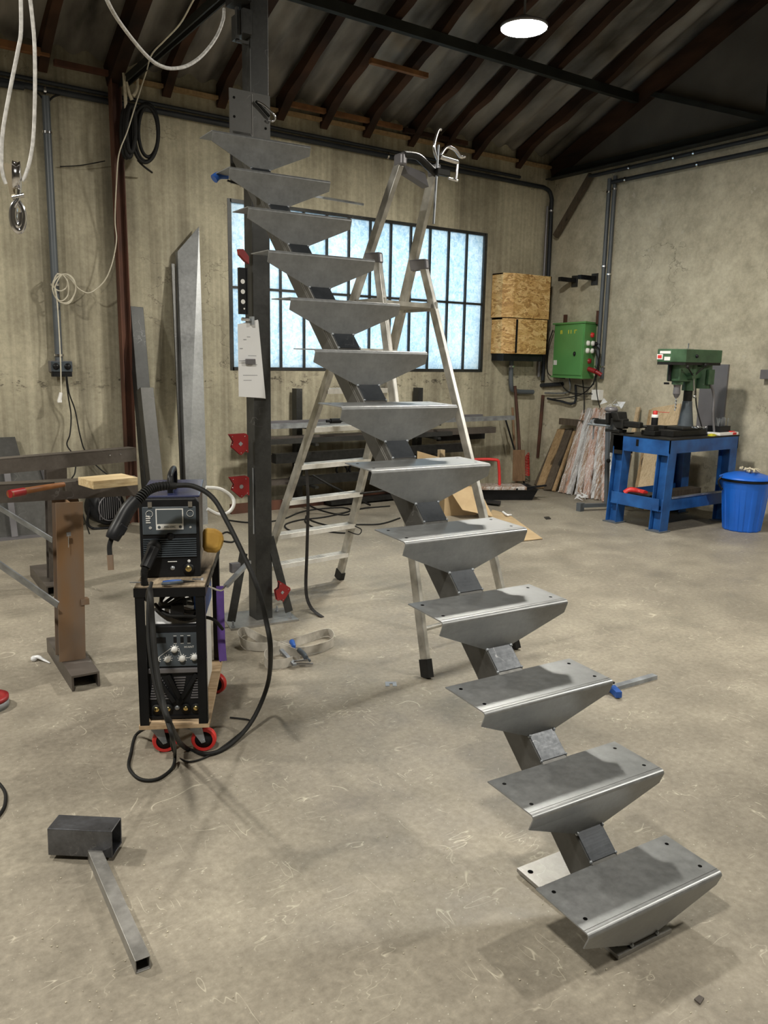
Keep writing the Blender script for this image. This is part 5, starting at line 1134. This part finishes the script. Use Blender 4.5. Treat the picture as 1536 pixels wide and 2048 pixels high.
# vise
vs_ = thing('bench_vise', 'dark cast iron bench vise at the left corner of the blue bench', 'vise', (6.56, 5.33, .9))
part(MB().box(6.50, 6.66, 5.21, 5.37, .70, .91), 'mount_block', 'cast', vs_, world=True)
vc = V((6.55, 5.35, 1.0))
part(MB().box(vc.x - .06, vc.x + .06, vc.y - .09, vc.y + .09, vc.z - .09, vc.z - .06).lathe([(.07, 0), (.055, .03), (.05, .06)], vc + V((0, 0, -.065)), (0, 0, 1), 20), 'swivel_base', 'cast', vs_, world=True, bevel=.004)
part(MB().beam(vc + V((-.0, .08, 0)), vc + V((.0, -.31, .0)), .06, .06, (0, 0, 1)).cbox(vc + V((0, -.04, .0)), (.10, .16, .10)), 'body', 'cast', vs_, world=True, bevel=.012)
part(MB().beam(vc + V((0, .26, .0)), vc + V((0, .06, 0)), .05, .05, (0, 0, 1)).cyl(vc + V((0, .30, 0)), vc + V((0, .24, 0)), .032), 'sliding_arm', 'cast', vs_, world=True, bevel=.006)
part(MB().extr([vc + V((-.065, .05, -.01)), vc + V((.065, .05, -.01)), vc + V((.075, .05, .10)), vc + V((-.075, .05, .10))], (0, .04, 0)), 'front_jaw', 'cast', vs_, world=True, bevel=.008)
part(MB().extr([vc + V((-.065, -.09, .03)), vc + V((.065, -.09, .03)), vc + V((.075, -.06, .115)), vc + V((-.075, -.06, .115))], (0, .085, 0)), 'rear_jaw', 'cast', vs_, world=True, bevel=.008)
part(MB().lathe([(.0, .035), (.055, .03), (.07, .0), (.05, -.02), (0, -.02)], vc + V((0, .075, .125)), (0, 0, 1), 20), 'anvil_cap', 'greymet', vs_, world=True)
part(MB().cyl(vc + V((-.02, .26, -.01)), vc + V((0, .30, -.01)), .035).cyl(vc + V((-.0, .29, .03)), vc + V((-.0, .29, -.19)), .008), 'screw_handle', 'galv', vs_, world=True)
part(MB().cyl(vc + V((-.03, .34, -.035)), vc + V((-.02, .02, -.035)), .012), 'guide_rod', 'galv', vs_, world=True)
# drill press
dp = thing('drill_press', 'olive green bench drill press with belt housing on the blue bench', 'drill press', (7.1, 4.93, .9))
dc = V((7.10, 4.92, .9))
part(MB().box(6.70, 7.24, 4.78, 5.12, .9, .962).box(6.83, 7.14, 4.77, 5.02, .962, .99), 'base', 'cast', dp, world=True, bevel=.008)
part(MB().lathe([(.085, .05), (.075, .09), (.05, .28), (.048, .32), (.04, .33)], V((7.08, 4.92, .91)), (0, 0, 1), 20), 'column_foot', 'dgrey', dp, world=True)
part(MB().cyl((7.08, 4.92, 1.2), (7.08, 4.92, 1.46), .043), 'column', 'cast', dp, world=True)
hd = Matrix.Rotation(-.0, 3, 'Z')
part(MB().box(6.82, 7.02, 4.85, 5.0, 1.43, 1.60).cyl((6.90, 4.925, 1.40), (6.90, 4.925, 1.45), .055).cyl((7.08, 4.92, 1.34), (7.08, 4.92, 1.60), .065), 'head', 'greenpress', dp, world=True, bevel=.012)
part(MB().box(7.02, 7.2, 4.87, 4.99, 1.46, 1.58).cyl((7.28, 4.92, 1.36), (7.28, 4.92, 1.59), .095).box(7.22, 7.32, 4.80, 4.83, 1.4, 1.55), 'motor', 'greenpress', dp, world=True, bevel=.006)
# belt housing
b = MB(); hp_ = [(6.68, 5.02), (6.68, 4.86), (6.80, 4.78), (7.38, 4.78), (7.42, 4.83), (7.42, 5.0), (7.36, 5.05), (6.78, 5.05)]
b.extr([(x, y, 1.615) for x, y in hp_], (0, 0, .125)); part(b, 'belt_housing', 'greenpress', dp, world=True, bevel=.006)
b = MB(); b.extr([(x * .98 + .14, y * .98 + .1, 1.59) for x, y in hp_], (0, 0, .03)); part(b, 'housing_tray', 'cast', dp, world=True)
part(MB().ball((6.96, 4.775, 1.675), .018, 10), 'housing_knob', 'blackp', dp, world=True)
part(MB().cyl((7.02, 4.92, 1.74), (7.02, 4.92, 1.80), .004, .008).box(7.0, 7.1, 4.915, 4.925, 1.742, 1.748), 'top_stud', 'chrome', dp, world=True)
lm = (V((6.68, 4.86, 0)) - V((6.68, 5.02, 0))); part(MB().box(6.676, 6.681, 4.87, 4.99, 1.695, 1.72), 'name_strip', 'white', dp, world=True)
part(MB().box(6.675, 6.681, 4.955, 5.02, 1.64, 1.69).box(6.675, 6.681, 4.87, 4.935, 1.63, 1.665), 'label', 'white', dp, world=True)
part(MB().box(6.6735, 6.675, 4.965, 5.01, 1.65, 1.68), 'label_print', 'redbright', dp, world=True)
for x_, z_ in ((.0, 0),):
    part(MB().cyl((6.90, 4.925, 1.41), (6.90, 4.925, 1.37), .04, .03).cyl((6.90, 4.925, 1.37), (6.90, 4.925, 1.31), .032, .036).cyl((6.90, 4.925, 1.31), (6.90, 4.925, 1.27), .036, .016), 'chuck', 'greymet', dp, world=True)
b = MB(); b.tube([(6.90 + .006 * math.cos(k * 1.1), 4.925 + .006 * math.sin(k * 1.1), 1.27 - k * .006) for k in range(22)], .006, 6, spline=False); part(b, 'drill_bit', 'galv', dp, world=True)
for a in (0, 2.2, 4.2):
    e = V((6.97 + .0, 4.80, 1.48)); dd = V((math.sin(a) * .17, -.03, -math.cos(a) * .19)); 
    part(MB().cyl(e, e + dd, .007).ball(e + dd, .018, 10), 'feed_handle', 'chrome' if a == 0 else 'cast', dp, world=True)
part(MB().cyl((6.97, 4.86, 1.48), (6.97, 4.79, 1.48), .035), 'feed_hub', 'greenpress', dp, world=True)
part(MB().cyl((6.80, 4.95, 1.43), (6.80, 4.95, 1.59), .016).cyl((6.79, 4.97, 1.40), (6.79, 4.97, 1.42), .026), 'depth_stop', 'blackp', dp, world=True)
solo(MB().tube([(7.22, 4.86, 1.40), (7.28, 4.83, 1.42), (7.33, 4.80, 1.30), (7.32, 4.78, 1.1), (7.33, 4.76, .96), (7.34, 4.76, .905)], .012), 'flexible_arm', 'greymet', 'grey flexible coolant arm beside the drill press column', 'arm')
solo(MB().tube([(7.16, 4.9, 1.42), (7.13, 4.85, 1.2), (7.17, 4.8, 1.0), (7.2, 4.8, .94)], .007), 'press_cable', 'blackrub', 'black cable hanging behind the drill press column', 'cable')
# vice on press table + small objects
solo(MB().box(6.60, 6.86, 4.92, 5.08, .905, .95).box(6.62, 6.7, 4.95, 5.05, .95, 1.0).box(6.78, 6.84, 4.95, 5.05, .95, .995).cyl((6.55, 5.18, .985), (6.64, 5.02, .985), .014), 'machine_vise', 'cast', 'flat dark machine vise beside the drill press base', 'vise', bevel=.004)
sc_ = thing('spray_can', 'black spray can with red nozzle behind the machine vise', 'spray can', (6.88, 5.12, .9))
part(MB().lathe([(.031, 0), (.033, .006), (.033, .165), (.026, .185), (.018, .19)], (6.88, 5.14, .902), (0, 0, 1), 20), 'can', 'blackp', sc_, world=True)
part(MB().lathe([(.0335, .16), (.0335, .19), (.0, .19)], (6.88, 5.14, .902), (0, 0, 1), 20), 'white_band', 'white', sc_, world=True)
part(MB().lathe([(.022, .19), (.024, .225), (.0, .23)], (6.88, 5.14, .902), (0, 0, 1), 16).cyl((6.88, 5.14, 1.12), (6.90, 4.99, 1.12), .003), 'nozzle', 'redbright', sc_, world=True)
di = thing('drill_bit_stand', 'black stand of drill bits at the back of the blue bench', 'drill bits', (7.42, 4.78, .9))
part(MB().box(7.34, 7.52, 4.70, 4.84, .93, .99), 'stand', 'blackp', di, world=True)
for k in range(10): x_ = 7.355 + .017 * (k % 10); part(MB().cyl((x_, 4.73 + .08 * ((k * 7) % 3) / 3, .99), (x_ + .004, 4.73 + .08 * ((k * 7) % 3) / 3, 1.06 + .006 * (k % 4)), .004, seg=8), 'drill_bit', 'galv', di, world=True)
bx = thing('plastic_case', 'white flat case with red label at the right end of the bench', 'case', (7.45, 4.72, .9))
part(MB().box(7.28, 7.60, 4.655, 4.80, .902, .93), 'case', 'white', bx, world=True, bevel=.004)
part(MB().box(7.50, 7.56, 4.652, 4.656, .905, .928).box(7.5, 7.56, 4.67, 4.72, .93, .94), 'red_label', 'redbright', bx, world=True)
solo(MB().box(7.16, 7.20, 4.66, 4.70, .902, .925).box(7.17, 7.26, 4.68, 4.72, .902, .915), 'tape_measure', 'yellow', 'small yellow tape on the bench right of the press base', 'tape')
b = MB(); rn = random.Random(9)
for k in range(14):
    c = V((7.0 + rn.uniform(-.08, .1), 4.74 + rn.uniform(-.04, .05), .985)); b.tube([c, c + V((rn.uniform(-.03, .03), rn.uniform(-.03, .03), .012)), c + V((rn.uniform(-.04, .04), rn.uniform(-.04, .04), .0))], .002, 5, sub=3)
o = solo(b, 'metal_swarf', 'chrome', 'curled metal swarf on the drill press base', 'swarf'); o['kind'] = 'stuff'
solo(MB().box(7.22, 7.38, 4.84, 4.95, .902, .96), 'parts_box', 'dgrey', 'dark small box behind the press base at the bench rear', 'box')

# ================================================================== BIN
bc = V((7.33, 4.36, 0)); bi = thing('waste_bin', 'blue plastic waste bin with a lid beside the blue bench', 'bin', bc)
def flute(an, z): return 1 + (.025 if z < .40 else .008) * (1 if math.cos(an * 12) > 0 else -1) * (.6 if z > .40 else 1)
part(MB().lathe([(0, 0), (.165, .0), (.172, .01), (.192, .2), (.212, .42), (.222, .47), (.226, .50)], (0, 0, 0), (0, 0, 1), 96, False, flute), 'tub', 'bluebin', bi)
part(MB().lathe([(.226, .485), (.238, .49), (.238, .508), (.226, .512)], (0, 0, 0), (0, 0, 1), 48), 'rim', 'blackp', bi)
part(MB().lathe([(.23, .51), (.248, .512), (.248, .522), (.20, .545), (.12, .568), (0, .578)], (0, 0, 0), (0, 0, 1), 48), 'lid', 'bluebin', bi)
for s in (-1, 1):
    d_ = CR * s * .225; part(MB().tube([d_ * 1.0 + V((0, 0, .40)), d_ * 1.18 + V((0, 0, .46)), d_ * 1.18 + V((0, 0, .50)), d_ * 1.02 + V((0, 0, .53))], .010, 6), 'handle', 'blackp', bi)
b = MB(); rn = random.Random(11)
for k in range(16):
    c = V((7.36 + rn.uniform(-.08, .08), 4.34 + rn.uniform(-.07, .07), .585 + rn.uniform(0, .015)))
    d_ = V((rn.uniform(-.07, .07), rn.uniform(-.05, .05), 0)); b.tube([c - d_, c + V((0, 0, .018)), c + d_], .010, 6, sub=4, flat=.7)
solo(b, 'rag', 'rag', 'crumpled cream rag lying on the bin lid', 'rag')

# ================================================================== STOCK RACK UNDER WINDOW
rk = thing('stock_rack', 'dark steel stock rack standing against the back wall under the window', 'rack', (5.0, 7.5, 0))
for x_ in (4.14, 5.76):
    part(MB().box(x_ - .035, x_ + .035, 7.60, 7.70, 0, 1.27), 'upright', 'dsteel', rk, world=True)
    for z_ in (.27, .52, .72, .88): part(MB().box(x_ - .02, x_ + .02, 7.22, 7.62, z_ - .025, z_), 'arm', 'dsteel', rk, world=True)
b = MB(); solo(b.box(3.3, 6.2, 7.52, 7.56, 0, .10), 'floor_board', 'redoxide', 'reddish wooden board on edge along the foot of the rack', 'board')
bars = [(3.62, 7.02, 7.34, .90, .07, .05, 'galv', 'long bright galvanized channel on the top arm of the rack, front one'), (3.5, 6.6, 7.46, .90, .06, .07, 'greymet', 'grey steel section behind the galvanized channel on the top arm'),
        (3.4, 6.75, 7.40, .745, .10, .07, 'bsteel', 'long brown steel channel on the second arm of the rack'), (3.5, 6.0, 7.30, .745, .05, .05, 'dsteel', 'dark tube in front on the second arm of the rack'),
        (3.7, 6.3, 7.34, .545, .09, .10, 'cast', 'thick black steel section on the third arm of the rack'), (3.5, 6.1, 7.45, .545, .06, .08, 'bsteel', 'brown steel bar at the back of the third arm'),
        (3.9, 5.9, 7.36, .295, .08, .09, 'cast', 'short black steel section on the lowest arm of the rack'), (3.6, 5.6, 7.48, .295, .06, .06, 'bsteel', 'brown bar at the back of the lowest arm')]
for x0, x1, y_, z_, w_, h_, m_, lb in bars:
    b = MB()
    if 'channel' in lb: b.channel((x0, y_, z_ - .02), (x1, y_, z_ - .02), w_, h_, .006)
    else: b.beam((x0, y_, z_ - .02 + h_ / 2), (x1, y_, z_ - .02 + h_ / 2), w_, h_)
    solo(b, 'steel_bar', m_, lb, 'steel bar')
solo(MB().box(6.1, 6.85, 7.66, 7.70, .62, .70), 'wall_bar', 'blackp', 'short black bar on the back wall right of the rack', 'bar')
solo(MB().cyl((4.25, 7.22, .95), (5.35, 7.24, .955), .014).cyl((4.3, 7.22, .95), (4.42, 7.22, .95), .026), 'threaded_rod', 'blackp', 'black rod with a collar lying on the top rack bars', 'rod')
b = MB(); rn = random.Random(4)
for k in range(7):
    c = V((4.6 + k * .16, 7.5 + rn.uniform(-.05, .05), .38)); b.tube([c + V((.07 * math.cos(a), .02 * math.sin(a), .06 * math.sin(a))) for a in [j * PI / 4 for j in range(8)]], .012, 6, closed=True, sub=3)
b.box(4.4, 5.9, 7.36, 7.6, .02, .06)
solo(b, 'chain_heap', 'cast', 'heap of dark chain and scrap low inside the rack', 'chain')
# cables on floor near rack
cabs = [([(430, 1015), (480, 1010), (560, 1000), (600, 1003), (640, 1020), (690, 1030), (720, 1018), (780, 1012)], 'black cable on the floor running in front of the rack, farthest strand'),
        ([(455, 1040), (500, 1045), (560, 1040), (610, 1022), (680, 1015), (700, 1022), (650, 1034), (600, 1040), (570, 1050), (585, 1062), (640, 1062), (700, 1050), (760, 1048), (800, 1036)], 'black cable looping widely on the floor behind the ladder'),
        ([(612, 1032), (625, 1042), (660, 1052), (700, 1060), (690, 1066), (640, 1060), (612, 1045), (612, 1034)], 'small oval loop of black cable on the floor between the ladder rails'),
        ([(440, 1070), (455, 1064), (470, 1074), (465, 1084), (445, 1082)], 'small loop of dark wire on the floor right of the yellow glove')]
for P, lb in cabs: solo(MB().tube([Z(u, v, .008) for u, v in P], .008, 6), 'floor_cable', 'blackrub', lb, 'cable')
solo(MB().tube([Y(625, 950, 7.0), Y(660, 970, 6.9), Y(690, 985, 6.9), Z(740, 1010, .02)], .012, 6), 'rack_hose', 'blackrub', 'black hose drooping in front of the rack', 'hose')

# tool handles and spiral hose in corner
solo(MB().cyl(Z(1050, 972), Y(1010, 835, 7.6), .012, .011), 'broom_stick', 'blackp', 'thin dark stick leaning in the corner, leftmost of the handles', 'handle')
solo(MB().cyl(Z(1033, 971), Y(1025, 815, 7.6), .017, .015), 'wooden_pole', 'handlewood', 'round wooden tool handle leaning in the corner beside the thin stick', 'handle')
b = MB(); b.extr([Y(1028, 900, 7.4), Y(1050, 900, 7.4), Y(1050, 962, 7.35), Y(1027, 962, 7.35)], (0, .02, 0)); solo(b, 'short_plank', 'handlewood', 'short brown plank standing in the corner', 'plank')
c0, c1 = X(1055, 952, 7.55), X(1054, 900, 7.75); b = MB(); n = 150
b.tube([c0 + (c1 - c0) * (k / n) + V((.03 * math.cos(k * .7), .03 * math.sin(k * .7), 0)) for k in range(n)], .006, 5, spline=False)
solo(b, 'spiral_hose', 'redbright', 'red spiral air hose standing in the corner', 'hose')
# black tray with things and red handle
ty = thing('tool_tray', 'black plastic tray on the floor in the far corner', 'tray', Z(990, 985))
t0 = Z(985, 985); T0 = V((6.25, 7.0, 0))
def quad(z, g, c=V((6.45, 6.95, 0)), w=.42, d=.24, rz=-.5):
    R = Matrix.Rotation(rz, 3, 'Z'); return [c + R @ V((sx * (w + g), sy * (d + g), z)) for sx, sy in ((-1, -1), (1, -1), (1, 1), (-1, 1))]
q0, q1 = quad(.0, -.05), quad(.13, 0); b = MB(); b.add(q0 + q1, [(3, 2, 1, 0)] + [(i, (i + 1) % 4, 4 + (i + 1) % 4, 4 + i) for i in range(4)])
qq = quad(.13, .02); b.add(q1 + qq, [(i, (i + 1) % 4, 4 + (i + 1) % 4, 4 + i) for i in range(4)]); part(b, 'tray', 'blackp', ty, world=True)
solo(MB().extr(quad(.10, -.1), (0, 0, .05)), 'paper_sack', 'film', 'striped white and red sack lying in the black tray', 'sack', bevel=.01)
solo(MB().tube([V((6.15, 7.1, .15)), V((6.15, 7.12, .42)), V((6.2, 7.1, .45)), V((6.42, 6.98, .45)), V((6.46, 6.96, .40)), V((6.48, 6.95, .15))], .018, 8, sub=3), 'red_tube_frame', 'redbright', 'red tubular handle sticking up from the black tray', 'handle')
solo(MB().beam(V((6.55, 6.75, .12)), V((6.9, 6.6, .16)), .03, .02), 'wood_strip', 'blackp', 'dark strip lying over the tray edge', 'strip')
# cardboard
cb = thing('cardboard_box', 'opened brown cardboard box on the floor behind the staircase', 'box', Z(905, 1035))
c0 = Z(888, 1032); R = Matrix.Rotation(-.35, 3, 'Z')
def cbp(x, y, z): return V((c0.x, c0.y, 0)) + R @ V((x, y, z))
part(MB().add([cbp(0, 0, 0), cbp(.36, 0, 0), cbp(.36, .4, 0), cbp(0, .4, 0), cbp(0, 0, .32), cbp(.36, 0, .30), cbp(.36, .4, .30), cbp(0, .4, .32)], [(3, 2, 1, 0), (0, 1, 5, 4), (1, 2, 6, 5), (2, 3, 7, 6), (3, 0, 4, 7)]), 'body', 'cardboard', cb, world=True)
b = MB(); b.extr([cbp(.02, -.01, .31), cbp(.36, -.01, .30), cbp(.46, -.20, .02), cbp(.12, -.22, .10)], (0, 0, .005)); part(b, 'flap', 'cardboard', cb, world=True)
b = MB(); b.extr([cbp(0, .0, .31), cbp(0, .36, .31), cbp(-.2, .30, .40), cbp(-.2, .06, .42)], (0, 0, .005)); part(b, 'flap', 'cardboard', cb, world=True)
b = MB(); b.extr([Z(985, 1020, .005), Z(1018, 1030, .005), Z(1085, 1078, .005), Z(1020, 1085, .005), Z(960, 1060, .005)], (0, 0, .006)); solo(b, 'cardboard_sheet', 'cardboard', 'flat cardboard sheet lying in front of the opened box', 'cardboard')
b = MB(); p_ = Y(886, 900, 7.0); b.box(p_.x - .03, p_.x + .03, 7.0, 7.06, 0, p_.z); solo(b, 'wood_upright', 'planklight', 'small upright wooden piece seen above the eighth tread', 'wood')
b = MB(); p_, q_ = Y(835, 902, 6.9), Y(880, 915, 6.9); b.extr([p_, q_, V((q_.x, q_.y, 0)), V((p_.x, p_.y, 0))], (0, .006, 0)); solo(b, 'cardboard_flap', 'cardboard', 'brown cardboard piece peeking above the eighth tread', 'cardboard')
solo(MB().extr([Z(960, 1000, .02), Z(1002, 1004, .02), Z(1000, 1010, .02), Z(950, 1004, .02)], (0, 0, .012)), 'metal_strip', 'dsteel', 'thin dark strip on the floor behind the cardboard', 'strip')
solo(MB().tube([Z(1006, 1024, .015), Z(1014, 1030, .03), Z(1022, 1030, .01)], .012, 6), 'paper_scrap', 'paper', 'small crumpled white paper scrap beside the cardboard', 'scrap')
solo(MB().extr([Z(1088, 1035, .002), Z(1098, 1034, .002), Z(1102, 1038, .002), Z(1092, 1039, .002)], (0, 0, .006)), 'metal_scrap', 'dsteel', 'small dark scrap on the bare floor in front of the leaning planks', 'scrap')

# ================================================================== FLOOR ITEMS, FOREGROUND
# lifting sling
b = MB(); pts = [Z(600, 1310, .03), Z(530, 1282, .03), Z(490, 1262, .03), Z(478, 1275, .03), Z(500, 1292, .03), Z(560, 1292, .03), Z(610, 1278, .03), Z(655, 1264, .03), Z(668, 1280, .03), Z(650, 1292, .03), Z(600, 1302, .03), Z(560, 1290, .03)]
up3 = V((0, 0, 1)); sd = [up3 + V((.2 * math.sin(k * 1.7), .3 * math.cos(k * 2.3), 0)) for k in range(len(pts))]
b.ribbon(pts, .05, .003, sd)
b.ribbon([Z(560, 1300, .03), Z(532, 1308, .03), Z(533, 1326, .03), Z(560, 1328, .03), Z(585, 1322, .03)], .05, .003, (0, 0, 1))
solo(b, 'lifting_sling', 'web', 'grey webbing sling lying twisted on the floor in front of the post', 'sling')
cl = thing('screw_clamp', 'chrome screw clamp with black grip lying on the grey sling', 'clamp', Z(600, 1320, .0))
part(MB().beam(Z(562, 1300, .05), Z(590, 1330, .02), .02, .014), 'bar', 'galv', cl, world=True)
part(MB().cyl(Z(588, 1324, .03), Z(620, 1320, .03), .008), 'sliding_jaw', 'chrome', cl, world=True)
part(MB().cyl(Z(588, 1329, .015), Z(626, 1328, .01), .006), 'fixed_jaw', 'chrome', cl, world=True)
part(MB().tube([Z(598, 1300, .05), Z(607, 1308, .045), Z(612, 1316, .04)], .014).cyl(Z(612, 1314, .04), Z(620, 1322, .03), .006), 'grip', 'dgrey', cl, world=True)
part(MB().cyl(Z(584, 1284, .05), Z(588, 1295, .05), .016, .012), 'blue_cap', 'bluehandle', cl, world=True)
# slotted shim
b = MB(); c = Z(782, 1369); b.T = Matrix.Translation(c) @ Matrix.Rotation(-.55, 4, 'Z')
b.box(-.028, .028, .006, .028, 0, .003).box(-.028, -.008, -.024, .006, 0, .003).box(.008, .028, -.024, .006, 0, .003); solo(b, 'slotted_shim', 'galv', 'small slotted metal shim alone on the floor', 'shim')
b = MB(); b.extr([Z(1388, 2000, .002), Z(1398, 1992, .002), Z(1408, 1998, .002), Z(1400, 2010, .002)], (0, 0, .004)); solo(b, 'metal_chip', 'bsteel', 'small dark metal chip on the floor in the lower right corner', 'chip')
# galvanized rail clamp right
rl = thing('rail_clamp', 'galvanized rail clamp lying on the floor behind the third tread from the bottom', 'clamp', Z(1250, 1375))
part(MB().channel(Z(1165, 1397, .0), Z(1309, 1356, .0), .035, .02, .003), 'rail', 'galv', rl, world=True)
part(MB().beam(Z(1224, 1376, .022), Z(1238, 1390, .022), .03, .03), 'blue_slide', 'bluehandle', rl, world=True)
part(MB().cyl(Z(1200, 1352, .06), Z(1228, 1366, .06), .006), 'screw', 'cast', rl, world=True)
# tube offcut hammer
th_ = thing('tube_mallet', 'offcut of square steel tube welded on a thinner square tube handle, on the floor', 'steel offcut', Z(190, 1750))
tb0 = Z(112, 1697); hb0 = .085
pA = D(97, 1653, 1); 
ax0, ax1 = Z(105, 1668, .045), Z(236, 1672, .045)
part(MB().hollow(Z(107, 1669, .062), Z(234, 1675, .060), .085, .092, .004, (.02, .02, 1)), 'head_tube', 'tubeoff', th_, world=True, bevel=.002)
part(MB().hollow(Z(188, 1706, .02), Z(286, 1930, .02), .040, .040, .003), 'handle_tube', 'bareplate', th_, world=True, bevel=.002)
# tape ball
b = MB(); b.ball(Z(68, 1318, .012), .014, 10, (1.2, 1, 1)).tube([Z(66, 1316, .012), Z(76, 1314, .02), Z(88, 1320, .008), Z(100, 1326, .004)], lambda k: .016 * (1 - k) + .004, 8, flat=.6)
solo(b, 'paper_twist', 'film2', 'small twisted scrap of white film on the floor left of the trestle foot', 'scrap')
# object at left edge and cable
lo = thing('tape_roll', 'red and silver roll cut off by the left photo edge', 'roll', Z(-15, 1412))
part(MB().lathe([(.045, 0), (.085, 0), (.085, .035), (.045, .035), (.045, 0)], Z(-22, 1415, .0), (0, 0, 1), 28, cap=False), 'roll', 'galv', lo, world=True)
part(MB().lathe([(.045, .036), (.086, .036), (.086, .052), (.045, .052), (.045, .036)], Z(-22, 1415, .0), (0, 0, 1), 28, cap=False), 'red_ring', 'red', lo, world=True)
part(MB().lathe([(0, .037), (.044, .037), (.044, .042), (0, .045)], Z(-22, 1415, .0), (0, 0, 1), 28), 'blue_core', 'bluehandle', lo, world=True)
solo(MB().tube([Z(-40, 1545, .007), Z(-10, 1560, .007), Z(8, 1580, .007), Z(11, 1600, .007), Z(4, 1622, .007), Z(-20, 1650, .007)], .006, 8), 'floor_cable', 'blackrub', 'black cable curving in at the left photo edge', 'cable')
b = MB(); rn = random.Random(21)
for k in range(260):
    u, v = rn.uniform(0, 1536), 1080 + 960 * rn.random() ** .8; c = Z(u, v, .0015); s = rn.uniform(.002, .006)
    b.extr([c, c + V((s, rn.uniform(-.003, .003), 0)), c + V((s * .5, s * rn.uniform(.3, 1), 0))], (0, 0, .0015))
o = solo(b, 'floor_grit', 'rag', 'pale grit and grinding crumbs scattered over the floor', 'grit'); o['kind'] = 'stuff'
